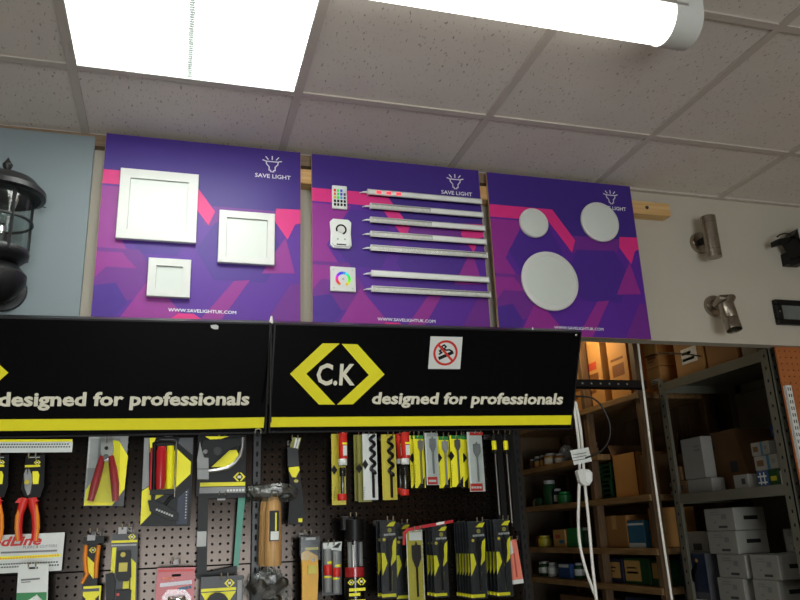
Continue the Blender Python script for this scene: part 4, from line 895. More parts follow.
def flat_pack(r, y, lab, hk=True, name='flat_bit_pack', bright=False):
    x0, y0, x1, y1 = r; w_ = x1-x0; h_ = y1-y0; X = lambda f: x0+w_*f; Y = lambda f: y0+h_*f
    if bright: pr = [(R_, (X(.04), Y(.02), X(.96), Y(.99)), 'yellow_dull', .002, .0024), (R_, (X(.1), Y(.03), X(.9), Y(.14)), 'white_card', .0024, .0027), ('bits', (X(.93), Y(.2)), (X(.9), Y(.9)), 14, .001, 'print_dark', .0026)]
    else: pr = [(P_, [(X(.04), Y(.42)), (X(.24), Y(.42)), (X(.42), Y(.55)), (X(.1), Y(.71))], 'yellow', .002, .0024), (P_, [(X(.8), Y(.26)), (X(.98), Y(.22)), (X(.96), Y(.5)), (X(.6), Y(.6)), (X(.62), Y(.45))], 'yellow', .002, .0024), (R_, (X(.08), Y(.94), X(.98), Y(.98)), 'yellow', .002, .0024),
          (P_, [(X(.35), Y(.08)), (X(.6), Y(.03)), (X(.95), Y(.02)), (X(.8), Y(.08))], 'yellow', .002, .0024), ('d', (X(.2), Y(.25)), .0042, 'yellow_dull', .002, .0026), ('d', (X(.55), Y(.13)), .006, 'olive_card', .002, .0026), ('bits', (X(.25), Y(.19)), (X(.85), Y(.18)), 5, .0028, 'grey_light', .002), ('bits', (X(.75), Y(.66)), (X(.7), Y(.9)), 9, .0014, 'olive_card', .002)]
    t = prod(name, lab, 'drill bit', y, [('card', [(R_, r, 'pack_grey' if not bright else 'white_card', 0, .002)]), ('card_print', pr)], (X(.5), Y(.02)) if hk else None, lab, 'flat bit packs, lower row')
    b = MB(); spade(b, PY(y), X(.5), Y(.24 if not bright else .2), Y(.55 if not bright else .5), Y(.9), 'black_plastic' if bright else 'bit_black', .0068 if not bright else .0125, .007); b.build('drill_bit', t)
    pl = PY(y); c = [pl.px(x0, y0), pl.px(x1, y0), pl.px(x1, y1), pl.px(x0, y1)]; l, rr_, tt, bb = (c[0][0]+c[3][0])/2, (c[1][0]+c[2][0])/2, (c[0][1]+c[1][1])/2, (c[2][1]+c[3][1])/2
    MB().bbox((l+.001, y-.016, bb+.001), (rr_-.001, y-.0025, tt-.001), 'blister', .003).build('blister', t)
    return t
ORD = ['front', 'second', 'third', 'fourth', 'fifth', 'rearmost']
def stack(r, y, n, dy, where):
    t = flat_pack(r, y, 'front flat bit blister pack of the '+where)
    for k in range(1, n):
        c = copy_tree(t); c.location.y += dy*k; c['label'] = '%s flat bit blister pack from the front in the %s' % (ORD[k], where)
stack((380.8, 520, 396.3, 598.5), LYR, 2, .045, 'pair beside the clear drill tube')
flat_pack((395.5, 523, 410, 600), LYR+.05, 'grey flat bit blister pack half hidden behind the cream one')
flat_pack((407.2, 530, 423.5, 604), LYR-.02, 'cream and yellow pack with wide black flat bit', bright=True)
stack((433, 525, 447.3, 597.5), LYR, 3, .03, 'stack under the red strip')
stack((469.5, 521, 485.2, 599), LYR, 6, .0225, 'widest stack of packs')
stack((495.5, 519, 510.3, 597), LYR, 4, .025, 'stack nearest the pink card')
prod('price_strip', 'curved red plastic price strip above the flat bit packs', 'price strip', LYR-.03, [
    ('strip', [(P_, [(402.5, 545), (403, 533), (406, 528.5), (424, 524.8), (453, 519.7), (453, 522.6), (424, 528), (408, 531.5), (405.5, 535), (405, 545)], 'red_tool', 0, .002)]), ('white_insert', [(P_, [(436, 522.8), (444, 521.4), (444, 523.8), (436, 525.2)], 'white', .002, .0024)])])
def rod(px, top, lab, y):
    (x0, y0), (x1, y1) = px
    a, b = aty(x0, y0, y), aty(x1, y1, y); xg = a.x
    t = thing('telescopic_rod', lab, 'rod', (xg, y, b.z), 'telescopic rods'); zg = aty(x0, y0+20, y).z
    MB().lathe((xg, y, 0), (0, 0, 1), [(zg, .006), (zg+.002, .008), (a.z-.004, .0085), (a.z, .006)], 'black_plastic', 12).build('grip', t)
    MB().lathe((xg-.002, y-.003, 0), (0, 0, 1), [(zg+.012, .0075), (aty(x0, y0+7, y).z, .0075)], 'yellow', 12).build('label', t)
    MB().tube([(xg, y, zg+.002), (xg, y, b.z)], .0042, 'steel_dark', 10).build('shaft', t)
    MB().lathe((xg, y, 0), (0, 0, 1), [(b.z-.012, .003), (b.z-.008, .006), (b.z+.002, .006), (b.z+.003, .004)], 'black_plastic', 10).build('tip', t)
    MB().box((xg+.008, y+.002, b.z-.02), (xg+.026, y+.006, a.z+.003), 'black_card').build('backing_strip', t)
    hook((x0, y0+1), y, lab)
rod(((493.5, 434), (500, 516)), 0, 'steel telescopic rod with black grip, left of the two', PEG-.05)
rod(((505, 434), (511.5, 524)), 0, 'steel telescopic rod with black grip, right of the two', PEG-.05)
prod('pink_card_pack', 'pale pink and orange card hanging at the bay end', 'blister pack', PEG-.09, [
    ('card', [(P_, [(507.3, 540.8), (516, 539), (523.6, 583), (510.5, 584.8)], 'pink_card', 0, C1)]),
    ('card_print', [(P_, [(508, 541.5), (511.3, 541), (513, 553), (509, 556)], 'white_card', C1, .0019), (P_, [(510.3, 580.5), (523, 578.8), (523.5, 583), (510.6, 584.6)], 'white_card', C1, .0019), (P_, [(513.2, 553), (514.4, 552.8), (517.5, 577), (516, 577.2)], 'red_print', C1, .0022)])], (512, 541), 'pale pink card')

# ================================================================== CABLES AT THE BAY END
def cable(name, lab, pts, y, r, m, group=None):
    P = [aty(*p, y) for p in pts]; out = []
    for i in range(len(P)-1):
        p0, p1, p2, p3 = P[max(i-1, 0)], P[i], P[i+1], P[min(i+2, len(P)-1)]
        for k in range(5):
            s = k/5; out.append(.5*((2*p1)+(p2-p0)*s+(2*p0-5*p1+4*p2-p3)*s*s+(3*p1-p0-3*p2+p3)*s**3))
    out.append(P[-1]); o = MB().tube(out, r, m, 8).build(name); return tag(o, lab, 'cable', group)
cable('power_cable', 'white cable bowing to the left beside the bay end', [(573.5, 400), (577, 428), (579.5, 455), (579, 490), (578.3, 520), (580, 545), (586, 570), (593, 590), (597, 604), (604, 660)], 2.02, .0042, 'cable_white')
cable('power_cable', 'white cable with inline switch hanging straight', [(575.5, 402), (580, 425), (582.5, 450), (584.5, 480), (588.5, 520), (592.5, 565), (596.5, 600), (601, 650)], 2.012, .0042, 'cable_white')
pl = PY(2.004); t = thing('inline_switch', 'white oval inline switch on the hanging cable', 'switch', aty(583, 486, 2.0))
MB().poly(pl, [(576, 471), (580, 469), (588, 470), (591, 473), (591, 481), (588, 485.5), (583, 485.5), (579, 482)], -.008, .008, 'white_plastic').build('switch_body', t)
MB().poly(pl, [(583, 472), (589, 472.5), (589.5, 481), (587, 484), (584, 482)], .008, .011, 'white').build('rocker', t)
t = thing('cable_tag', 'folded clear and white paper tag on the cables', 'tag', aty(580, 464, 2.0))
MB().poly(PY(1.998), [(570, 450.5), (588.3, 447.3), (591.8, 461.3), (574, 465)], 0, .001, 'white_card').build('tag_sheet', t)
b = MB(); q = PY(1.998)
for y0 in (453, 456, 459): b.poly(q, [(573, y0+1.5), (586, y0-.8), (586.2, y0), (573.2, y0+2.3)], .001, .0013, 'print_grey')
b.build('small_print', t)
cable('thin_cable', 'long white cable dropping from the bulkhead past the shelves', [(637.5, 338), (641, 370), (646, 410), (653.5, 470), (661, 525), (668, 573), (672.5, 604), (680, 660)], WALL+.07, .0042, 'cable_white')
cable('black_cable', 'thin black cable looping from the sign end', [(569, 396.5), (583, 396.5), (592, 398), (600, 404), (606, 414), (610, 426), (609, 440), (600, 452), (585.5, 458)], 1.93, .0026, 'cable_black')
P = [atx(p, q, XS+.052) for p, q in ((645, 357.5), (652, 355), (659, 353.5), (668, 353.2), (676, 353.4), (690, 354.5), (700, 356))]
tag(MB().tube(P, .0035, 'cable_black', 8).build('black_cable'), 'thin black cable across the cartons above metal shelf', 'cable')

# ================================================================== STOCKROOM SHELVING
MZ1, MZ2, MZ3 = .655+CZ, .132+CZ, -.42+CZ      # metal shelf tops
Y0, Y1 = 2.425, 3.17
ms = thing('metal_shelving_unit', 'grey slotted metal shelving unit in the stockroom', 'shelving', (XS+.22, (Y0+Y1)/2, 0))
def angle_post(x, y, sx, sy, z1, parent, m='metal_shelf'):
    b = MB().box((x, y, 0), (x+.004*sx, y+.045*sy, z1), m).box((x, y, 0), (x+.045*sx, y+.004*sy, z1), m); b.build('upright', parent)
    h = MB()
    for k in range(int(z1/.05)-1):
        z = z1-.03-k*.05
        if z < 1.2: break
        h.box((x-.0006*sx, y+.019*sy, z-.006), (x, y+.027*sy, z+.006), 'dark_hole').box((x+.019*sx, y-.0006*sy, z-.006), (x+.027*sx, y, z+.006), 'dark_hole')
    h.build('bolt_holes', parent)
for x, sx in ((XS, 1), (XS+.45, -1)):
    for y, sy in ((Y0, 1), (Y1, -1)): angle_post(x, y, sx, sy, MZ1+.005 if sy > 0 else MZ1+.02, ms)
for z in (MZ1, MZ2, MZ3, .5):
    b = MB().box((XS+.003, Y0+.004, z-.004), (XS+.447, Y1-.004, z), 'metal_shelf')
    b.box((XS+.001, Y0+.004, z-.042), (XS+.004, Y1-.004, z), 'metal_shelf').box((XS+.446, Y0+.004, z-.042), (XS+.449, Y1-.004, z), 'metal_shelf')
    b.box((XS+.004, Y0+.004, z-.042), (XS+.446, Y0+.007, z), 'metal_shelf').box((XS+.004, Y1-.007, z-.042), (XS+.446, Y1-.004, z), 'metal_shelf').build('shelf', ms)
MB().box((XS+.43, Y0+.01, 1.0), (XS+.445, Y1-.01, MZ1-.05), 'metal_shelf').build('back_panel', ms)
# wooden run behind it
WZ = [.650+CZ, .385+CZ, .145+CZ, -.108+CZ, -.288+CZ, -.55+CZ]
YA, YBk, YC = 3.33, 3.87, 4.86
ws = thing('wooden_shelving_unit', 'dark wooden shelving running back into the stockroom', 'shelving', (XS+.2, 4.1, 0))
for y in (YA, YBk, YC):
    for x in (XS, XS+.38): MB().bbox((x, y, 0), (x+.045, y+.045, 2.55), 'post_wood', .003).build('post', ws)
for i, z in enumerate(WZ):
    ya = 3.78 if i == 1 else YA+.01
    MB().bbox((XS-.012, ya, z-.03), (XS+.42, YC+.04, z), 'shelf_wood', .002).build('shelf', ws)
MB().box((XS+.43, YA, .2), (XS+.44, YC+.04, 2.3), 'post_wood').build('back_board', ws)
# slotted tie beam across the aisle
a, b_ = aty(560, 381, 3.28), aty(648, 379, 3.28)
t = tag(MB().box((a.x-.3, 3.285, a.z-.03), (XS+.02, 3.289, a.z+.012), 'metal_black').box((a.x-.3, 3.285, a.z-.03), (XS+.02, 3.325, a.z-.026), 'metal_black').build('tie_beam'), 'black slotted steel beam crossing in front of the cartons', 'beam')
h = MB()
for k in range(14): h.box((a.x-.28+k*.05, 3.2842, a.z-.012), (a.x-.272+k*.05, 3.285, a.z-.004), 'grey_light')
h.build('bolt_holes', t)

def sbox(name, lab, cat, x0, x1, pyt, z0, m, depth=.28, X=XS+.055, zt=None, py=None, extra=None, group=None, tape=False, lid=False):
    z0 += .0012; ztop = zt; X = max(X, XS+.055)
    yf = atx(x0, py or 500, X).y; yn = atx(x1, py or 500, X).y
    if ztop is None: ztop = atx((x0+x1)/2, pyt, X).z
    t = thing(name, lab, cat, (X+depth/2, (yf+yn)/2, z0), group)
    body = MB().bbox((X, yn, z0), (X+depth, yf, ztop), m, .003).build('box_body', t)
    if lid: MB().box((X-.001, yn-.001, ztop-.02), (X+depth+.001, yf+.001, ztop+.001), m).build('lid', t)
    if tape:
        ym = (yn+yf)/2; MB().box((X-.0006, ym-.022, ztop-.07), (X, ym+.022, ztop), 'tape').box((X, ym-.022, ztop), (X+depth, ym+.022, ztop+.0006), 'tape').build('tape', body)
    if extra:
        pl = Plane((X, yf, z0), (0, -1, 0), (0, 0, 1)); W, H = yf-yn, ztop-z0; b = MB()
        for u0, v0, u1, v1, mm in extra: b.prism(pl, [(u0*W, v0*H), (u1*W, v0*H), (u1*W, v1*H), (u0*W, v1*H)], .0006, .0011, mm)
        b.build('printed_label', body)
    return t
PR = [(.2, .30, .8, .45, 'print_brown'), (.2, .2, .6, .25, 'print_brown')]
LB = [(.25, .2, .8, .42, 'white'), (.28, .24, .7, .28, 'print_dark'), (.28, .33, .6, .37, 'green_dark')]
# cartons on the high wooden shelf
G = 'cartons on the high shelf'
sbox('cardboard_carton', 'yellow-lit cardboard carton next to the sign end', 'carton', 566, 581, 300, WZ[0], 'carton', py=372, zt=WZ[0]+.44, extra=PR, group=G, tape=True)
sbox('cardboard_carton', 'cardboard carton with red print above the black beam', 'carton', 583, 602, 300, WZ[0], 'carton', py=372, zt=WZ[0]+.44, extra=[(.3, .5, .75, .6, 'red_print')]+PR, group=G, tape=True)
sbox('cardboard_carton', 'cardboard carton left of the hanging white cable', 'carton', 609, 629, 300, WZ[0], 'carton', py=372, zt=WZ[0]+.44, extra=PR+[(.15, .5, .8, .53, 'print_brown')], group=G, tape=True)
# cartons on metal top shelf
G = 'cartons on top of the metal unit'
sbox('cardboard_carton', 'small carton with white label right of the white cable, lower', 'carton', 645, 659, 357, MZ1, 'carton', py=362, zt=MZ1+.105, extra=LB, group=G)
sbox('cardboard_carton', 'small carton stacked on the labelled one by the white cable', 'carton', 645, 659, 340, MZ1+.106, 'carton', py=362, zt=MZ1+.24, extra=PR, group=G, tape=True)
sbox('cardboard_carton', 'large carton with green and white label on metal unit', 'carton', 675, 704, 320, MZ1, 'carton', py=360, zt=MZ1+.33, extra=LB, group=G, tape=True)
sbox('cardboard_carton', 'plain carton at the right end of the top shelf', 'carton', 706, 737, 320, MZ1, 'carton_b', py=355, zt=MZ1+.3, group=G, tape=True)
sbox('white_box', 'small white box at the near end of top shelf', 'box', 741, 757, 340, MZ1, 'box_white', py=348, zt=MZ1+.07, depth=.2)
# metal shelf 2
z = MZ2
sbox('white_box', 'flat white box under the tall white one', 'box', 687, 712, 474, z, 'box_white', py=482, zt=z+.062, depth=.07)
sbox('white_box', 'tall white box standing on the flat white one', 'box', 682, 703, 434, z+.0625, 'box_white', py=455, depth=.06, X=XS+.05, zt=z+.25, extra=[(.6, .65, .9, .7, 'print_grey'), (.6, .75, .85, .79, 'print_grey')])
sbox('small_carton', 'small carton with dark print beside the tall white box', 'carton', 675, 686, 470, z, 'carton_dark', py=480, zt=z+.062, depth=.15, extra=[(.3, .3, .7, .7, 'print_dark')])
sbox('small_carton', 'small brown carton stacked left of the tall white box', 'carton', 670, 680, 458, z+.0635, 'carton_dark', py=466, zt=z+.13, depth=.12, X=XS+.015, extra=[(.3, .3, .7, .7, 'print_dark')])
sbox('small_carton', 'little pale carton by the far upright', 'carton', 669, 674.5, 474, z, 'box_white', py=482, zt=z+.06, depth=.2, extra=[(.1, .3, .4, .7, 'print_dark')])
# leaning carton
yf, yn = atx(718, 450, XS+.17).y, atx(748, 450, XS+.17).y
t = thing('leaning_carton', 'large brown carton leaning at the middle of the shelf', 'carton', (XS+.2, (yf+yn)/2, z))
pl = Plane((XS+.17, yf, z+.0012), (0, -1, 0), (0, 0, 1)); W = yf-yn; lean = -.075
q = [(0, 0), (W, 0), (W+lean, .27), (lean*1.2, .27)]
MB().prism(pl, q, -.24, 0, 'carton_dark').build('box_body', t)
MB().prism(pl, [(lean*1.2, .27), (lean*1.2+.05, .27), (lean*.9+.05, .19), (lean*.9, .19)], .0005, .002, 'print_dark').prism(pl, [(W*.35, .08), (W*.6, .08), (W*.58, .13), (W*.33, .13)], .0005, .001, 'print_dark').build('printed_label', t)
sm = [('cream_box', 'small cream box with dark mark near the shelf edge', 733, 748, z, .058, 'box_white', [(.55, .3, .8, .7, 'print_dark')]),
      ('blue_box', 'small dark blue checked box at the near shelf end', 757, 768, z, .062, 'blue_box', [(.1, .2, .9, .3, 'white'), (.1, .6, .9, .7, 'white'), (.3, .1, .4, .9, 'white'), (.65, .1, .75, .9, 'white')]),
      ('green_box', 'small green box beside the blue checked one', 769, 779, z, .062, 'green_dark', [(.2, .3, .8, .6, 'yellow_dull')]),
      ('grey_box', 'small grey box at the shelf upright', 780, 788, z, .055, 'grey_light', None)]
for nm, lab, p0, p1, zz, h_, m, ex in sm: sbox(nm, lab, 'box', p0, p1, 0, zz, m, .1, zt=zz+h_, py=478, extra=ex)
BW = [(.55, 0, .66, 1, 'blue_light'), (.12, .3, .4, .7, 'carton_dark'), (.75, .4, .9, .7, 'print_grey')]
sbox('pill_box', 'white box with blue band, lower of the two', 'box', 754, 778, 0, z+.0625, 'box_white', .1, zt=z+.122, py=462, extra=BW)
sbox('pill_box', 'white box with blue band, upper of the two', 'box', 751, 769, 0, z+.1225, 'box_white', .1, zt=z+.178, py=450, extra=BW)
sbox('white_box', 'pale box standing beside the blue banded boxes', 'box', 776, 787, 0, z, 'box_white', .12, X=XS+.15, zt=z+.2, py=455)
sbox('blue_box', 'dark blue box on top of the pale one', 'box', 770, 782, 0, z+.201, 'blue_box', .08, X=XS+.15, zt=z+.25, py=432, extra=[(.2, .3, .7, .6, 'print_grey')])
# white fitting boxes
def wbox(x0, x1, row, lab, X=XS+.055, depth=.16):
    h_ = .096; zt_ = atx(734, 507, XS+.02).z; z1 = zt_-row*h_; z0 = z1-h_+.001
    yf, yn = atx(x0, 520+row*20, X).y, atx(x1, 520+row*20, X).y
    t = thing('white_fitting_box', lab, 'box', (X+depth/2, (yf+yn)/2, z0), 'white printed boxes')
    MB().bbox((X, yn, z0), (X+depth, yf, z1), 'box_white', .003).build('box_body', t)
    pl = Plane((X, yf, z0), (0, -1, 0), (0, 0, 1)); W = yf-yn; b = MB()
    for u0, v0, u1, v1, mm in ((.22, .7, .55, .74, 'print_grey'), (.22, .8, .5, .84, 'print_grey'), (.58, .5, .74, .72, 'print_grey'), (.3, .34, .4, .42, 'print_grey'), (.45, .12, .74, .22, 'print_dark')): b.prism(pl, [(u0*W, v0*h_), (u1*W, v0*h_), (u1*W, v1*h_), (u0*W, v1*h_)], .0005, .001, mm)
    b.build('printed_label', t)
    MB().box((X+depth*.3, yn-.0008, z0+h_*.45), (X+depth*.75, yn, z0+h_*.62), 'dark_hole').build('hand_hole', t)
    return z0
wbox(705, 734.5, 0, 'white printed box at the top of its stack')
wbox(708, 737, 1, 'white printed box second down in its stack')
wbox(717, 745, 2, 'white printed box third down, left column')
zl = wbox(717, 743, 3, 'white printed box fourth down, left column')
wbox(750, 778, 2, 'white printed box top of the right column')
wbox(752, 777, 3, 'white printed box second in the right column')
zl = min(wbox(720, 745, 4, 'white printed box lowest in the left column'), wbox(753, 777, 4, 'white printed box lowest in the right column'))
wbox(781, 800, 3, 'white printed box cut off by the right edge, lower', X=XS+.25)
wbox(784, 803, 1, 'white printed box cut off by the right edge, upper', X=XS+.25)
wbox(781, 801, 2, 'white printed box between two at the right edge', X=XS+.25)
wbox(782, 801, 4, 'white printed box lowest at the right edge', X=XS+.25)
MB().box((XS+.003, Y0+.004, zl-.006), (XS+.447, Y1-.004, zl-.001), 'metal_shelf').build('shelf', ms)
sbox('small_carton', 'small white box with dark print above the picture box', 'box', 688, 707, 532, zl, 'box_white', .12, zt=atx(698, 532, XS+.02).z, py=540, X=XS+.14, extra=[(.25, .78, .7, .86, 'print_dark')])
t = sbox('picture_box', 'blue-grey box with printed dark figure and black base', 'box', 682, 708, 553, zl, 'grey_dark', .08, zt=atx(695, 553, XS+.02).z, py=575, extra=[(0.02, .42, .98, .98, 'navy'), (.1, .28, .9, .31, 'white')])
z_=atx(695, 575, XS+.02); pl = Plane((XS+.02, z_.y, z_.z), (0, -1, 0), (0, 0, 1))
MB().prism(pl, [(-.02, -.03), (-.005, -.03), (0, .0), (.022, .03), (.03, .05), (.018, .06), (.0, .035), (-.02, .02), (-.025, .0)], .0012, .0016, 'black_card').disc(pl, (.026, .062), .009, .0012, .0016, 'carton', 10).build('printed_figure', t)
# wooden shelves: far bay
rows = [
 (WZ[1], 455, [('glass_jar', 'tiny jar, first at far end of upper wooden shelf', 531, 534.5, .075, 'carton_dark'), ('glass_jar', 'tiny jar, second on upper wooden shelf', 536, 540, .085, 'grey_dark'), ('glass_jar', 'tiny jar, third on upper wooden shelf', 541.5, 545, .085, 'carton_dark'), ('glass_jar', 'pale jar in the middle of upper wooden shelf', 547.5, 554, .085, 'tape'), ('glass_jar', 'small brown jar left of the plastic bag', 557, 562, .07, 'carton_b'), ('glass_jar', 'brown jar behind the hanging cables', 592, 597, .09, 'carton_dark')]),
 (WZ[2], 497, [('small_tub', 'cream tub at far end of second wooden shelf', 532, 535.5, .05, 'cream_text'), ('small_tub', 'green tub beside the cream one', 537, 545, .055, 'green_dark'), ('glass_jar', 'tall dark green jar on second wooden shelf', 546, 555, .16, 'green_dark'), ('small_tub', 'green tub left of the hanging cables', 561, 568.5, .075, 'green_card'), ('glass_jar', 'dark jar on second wooden shelf', 556, 560, .1, 'navy')]),
 (WZ[3], 540, [('small_tub', 'red tub at far end of third wooden shelf', 531.5, 535, .065, 'red_tool'), ('small_tub', 'yellow patterned tub beside red tub', 540, 550, .07, 'yellow_dull'), ('glass_jar', 'dark jar behind the cables on third shelf', 585, 589, .11, 'green_dark')]),
 (WZ[4], 570, [('glass_jar', 'green jar at far end of fourth wooden shelf', 536, 539.5, .085, 'green_dark'), ('glass_jar', 'green jar second on fourth wooden shelf', 543.5, 548, .09, 'green_dark'), ('glass_jar', 'grey jar beside the blue box', 551, 556, .085, 'grey_light'), ('glass_jar', 'dark green jar behind the hanging cables', 577, 582, .09, 'green_dark')])]
for z, py, its in rows:
    z += .0012
    for nm, lab, p0, p1, h_, m in its:
        X = XS+.10; yf, yn = atx(p0, py, X).y, atx(p1, py, X).y; r = abs(yf-yn)/2; r = min(r, .045); ym = min((yf+yn)/2, YC-.05)
        t = thing(nm, lab, 'jar' if nm == 'glass_jar' else 'tub', (X, ym, z), 'jars and tubs on the wooden shelves')
        MB().lathe((X, ym, z), (0, 0, 1), [(0, r*.9), (.004, r), (h_*.72, r), (h_*.82, r*.7), (h_*.84, r*.7)], m, 16).build('jar_body', t)
        MB().lathe((X, ym, z+h_*.84), (0, 0, 1), [(0, r*.8), (h_*.14, r*.8), (h_*.16, r*.6)], 'grey_light' if nm == 'glass_jar' else m, 16).build('lid', t)
        MB().lathe((X, ym, z), (0, 0, 1), [(h_*.2, r*1.01), (h_*.6, r*1.01)], 'tape' if m in ('carton_dark', 'grey_dark') else 'white_card', 16, False).build('paper_label', t) if nm == 'glass_jar' and p0 % 3 else None
c = atx(566, 445, XS+.22); c.z = WZ[1]+.076
crumple('plastic_bag', 'crumpled pale plastic bag on upper wooden shelf', 'bag', c, .05, .06, .06, 'white_card', 9)
def open_carton(x0, x1, py, z0, h_, lab, X=XS+.055, depth=.26, m='carton'):
    yf, yn = atx(x0, py, X).y, atx(x1, py, X).y
    t = thing('open_carton', lab, 'carton', (X+depth/2, (yf+yn)/2, z0)); z1 = z0+h_; e = .005; b = MB()
    b.box((X, yn, z0), (X+depth, yf, z0+e), m).box((X, yn, z0), (X+e, yf, z1), m).box((X+depth-e, yn, z0), (X+depth, yf, z1), m).box((X, yn, z0), (X+depth, yn+e, z1), m).box((X, yf-e, z0), (X+depth, yf, z1), m).build('box_body', t)
    pl = Plane((X, yf, z1), (0, -1, 0), (0, 0, 1))
    MB().add([(X+depth, yn, z1), (X+depth, yf, z1), (X+depth+.02, yf, z1+.1), (X+depth+.02, yn, z1+.1), (X+depth+.004, yn, z1), (X+depth+.004, yf, z1), (X+depth+.024, yf, z1+.1), (X+depth+.024, yn, z1+.1)], [(0, 1, 2, 3), (7, 6, 5, 4), (0, 3, 7, 4), (1, 5, 6, 2), (3, 2, 6, 7)], 'carton_dark').build('flap', t)
    MB().add([(X, yf, z1), (X+depth, yf, z1), (X+depth, yf+.03, z1+.06), (X, yf+.03, z1+.06), (X, yf+.004, z1), (X+depth, yf+.004, z1), (X+depth, yf+.034, z1+.06), (X, yf+.034, z1+.06)], [(0, 1, 2, 3), (7, 6, 5, 4), (0, 3, 7, 4), (1, 5, 6, 2), (3, 2, 6, 7)], 'carton_dark').build('flap', t)
open_carton(614, 637, 475, WZ[2]+.0012, .225, 'open brown carton with raised flaps on second wooden shelf')
def basket(x0, x1, z0, h_, lab, py):
    X = XS+.06; z0 += .0012; yf, yn = atx(x0, py, X).y, atx(x1, py, X).y; t = thing('green_crate', lab, 'crate', (X+.12, (yf+yn)/2, z0), 'green slatted crates')
    for k in range(4): MB().box((X, yn, z0+.006+k*h_/4), (X+.006, yf, z0+k*h_/4+h_*.15), 'green_dark').build('slat', t)
    for y in (yn, yf-.008): MB().box((X-.001, y, z0), (X+.22, y+.008, z0+h_), 'green_dark').build('end_panel', t)
    MB().box((X, yn, z0), (X+.22, yf, z0+.005), 'green_dark').build('bottom', t)
basket(597, 611, WZ[2], .098, 'lower dark green slatted crate beside the open carton', 490)
basket(597, 611, WZ[2]+.1, .098, 'upper dark green slatted crate beside the open carton', 475)
sbox('small_carton', 'brown carton behind the white cable on second wooden shelf', 'carton', 642, 654, 0, WZ[2], 'carton_dark', .2, zt=WZ[2]+.2, py=480)
sbox('cream_box', 'cream box with print on third wooden shelf', 'box', 553, 565, 0, WZ[3], 'tape', .1, zt=WZ[3]+.105, py=535, extra=[(.2, .5, .6, .7, 'red_print'), (.5, .2, .9, .4, 'blue_light')])
sbox('green_box', 'green box beside the cream box on third shelf', 'box', 567, 577, 0, WZ[3], 'green_card', .1, zt=WZ[3]+.11, py=535, X=XS+.03)
sbox('cardboard_carton', 'brown carton on third wooden shelf left of blue box', 'carton', 603, 627, 0, WZ[3], 'carton_b', .25, zt=WZ[3]+.165, py=530, X=XS+.04, tape=True)
sbox('blue_white_box', 'blue and white upright box on third wooden shelf', 'box', 628, 644, 0, WZ[3], 'blue_light', .08, zt=WZ[3]+.135, py=530, X=XS+.015, extra=[(0, 0, 1, .17, 'white'), (0, .82, 1, .9, 'white')])
sbox('cardboard_carton', 'brown carton behind the white cable on third shelf', 'carton', 650, 662, 0, WZ[3], 'carton', .2, zt=WZ[3]+.19, py=530, X=XS+.04)
LBL = [(.1, .2, .9, .85, 'tape'), (.2, .6, .75, .65, 'print_dark'), (.2, .45, .7, .5, 'print_dark'), (.2, .32, .6, .36, 'print_dark')]
sbox('labelled_carton', 'navy carton with cream label on fourth wooden shelf', 'carton', 597, 623, 0, WZ[4], 'navy', .25, zt=WZ[4]+.125, py=570, extra=LBL)
sbox('labelled_carton', 'green carton with cream label on fourth wooden shelf', 'carton', 625, 650, 0, WZ[4], 'green_dark', .25, zt=WZ[4]+.13, py=573, extra=[(.02, .12, .65, .9, 'tape'), (.1, .6, .5, .65, 'print_dark'), (.1, .4, .55, .48, 'print_dark')])
sbox('labelled_carton', 'green and cream carton behind the thin white cable', 'carton', 652, 664, 0, WZ[4], 'green_dark', .25, zt=WZ[4]+.12, py=575, extra=[(.1, .3, .9, .9, 'tape')])
sbox('blue_box', 'bright blue box on fourth wooden shelf', 'box', 558, 570, 0, WZ[4], 'blue_box', .1, zt=WZ[4]+.085, py=570, extra=[(.1, .75, .9, .95, 'white_card')])
sbox('blue_box', 'long blue box on the lowest visible wooden shelf', 'box', 625, 655, 0, WZ[5], 'navy', .25, zt=WZ[5]+.2, py=596)
sbox('small_carton', 'dark carton on the lowest visible wooden shelf', 'carton', 560, 600, 0, WZ[5], 'carton_dark', .25, zt=WZ[5]+.17, py=596)

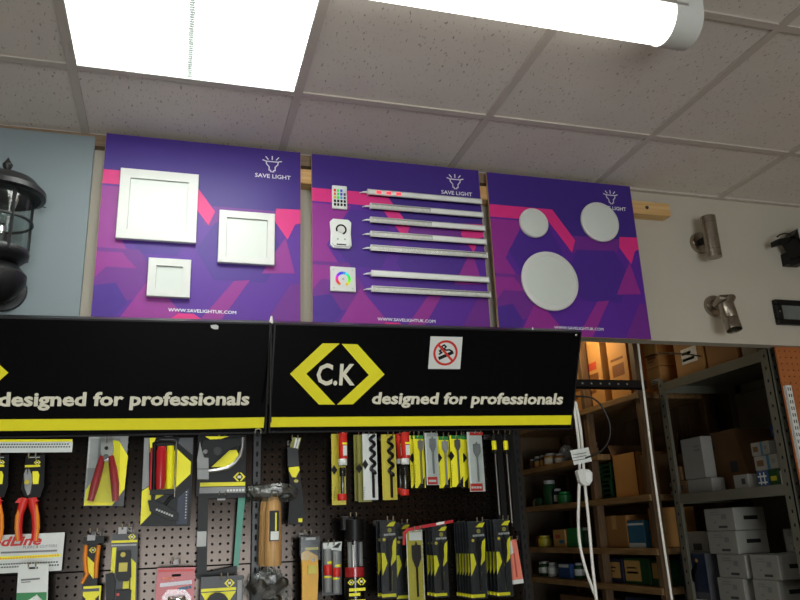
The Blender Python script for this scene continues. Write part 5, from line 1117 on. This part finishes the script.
# ---- orange pegboard and slotted strip at the right edge
ob = thing('orange_pegboard', 'orange hardboard pegboard panel below the white wall', 'pegboard', (2.8, WALL+.02, 0))
xo = (aty(776, 352, WALL+.02).x+aty(798, 470, WALL+.02).x)/2
pegpanel(xo, 3.1, .9, ZB-.001, 'orange_board', WALL+.02, ob, .0254, .0032, 'perforated_sheet')
MB().box((xo, WALL+.032, .9), (3.1, WALL+.036, ZB-.001), 'dark_hole').build('backing', ob)
MB().bbox((xo-.001, WALL+.02, .0), (xo+.02, WALL+.04, .9), 'post_wood', .002).build('leg', ob)
MB().bbox((3.08, WALL+.02, .0), (3.1, WALL+.04, .9), 'post_wood', .002).build('leg', ob)
xs0 = (aty(785, 388, WALL+.01).x+aty(800, 462, WALL+.01).x)/2; zs1 = aty(788, 385.5, WALL+.01).z
t = thing('slotted_strip', 'white slotted shelf strip on the orange pegboard', 'shelf strip', (xs0, WALL+.02, .95))
MB().box((xs0, WALL+.006, .95), (xs0+.026, WALL+.02, zs1), 'white_plastic').build('rail', t)
b = MB()
for k in range(40):
    zz = zs1-.014-k*.025
    if zz < 1.0: break
    for dx_ in (.006, .016): b.box((xs0+dx_, WALL+.0054, zz-.007), (xs0+dx_+.004, WALL+.006, zz+.006), 'dark_hole')
b.build('slots', t)

# ---- stockroom lamp
lp = thing('pendant_bulb', 'bare warm bulb hanging from the stockroom ceiling', 'lamp', (2.08, 3.72, 2.6))
MB().tube([(2.08, 3.72, CEIL), (2.08, 3.72, 2.72)], .003, 'cable_white', 6).build('cord', lp)
MB().lathe((2.08, 3.72, 2.68), (0, 0, 1), [(0, .018), (.03, .018), (.045, .008)], 'black_plastic', 12).build('lamp_holder', lp)
MB().lathe((2.08, 3.72, 2.6), (0, 0, 1), [(0, .004), (.008, .02), (.03, .03), (.055, .024), (.08, .014)], 'bulb_warm', 16).build('bulb', lp)
ld = bpy.data.lights.new('bulb_light', 'POINT'); ld.energy = BULB_W; ld.color = (1, .77, .45); ld.shadow_soft_size = .05
lo = bpy.data.objects.new('bulb_light', ld); COL.objects.link(lo); lo.parent = lp; lo.location = (0, 0, -.05)
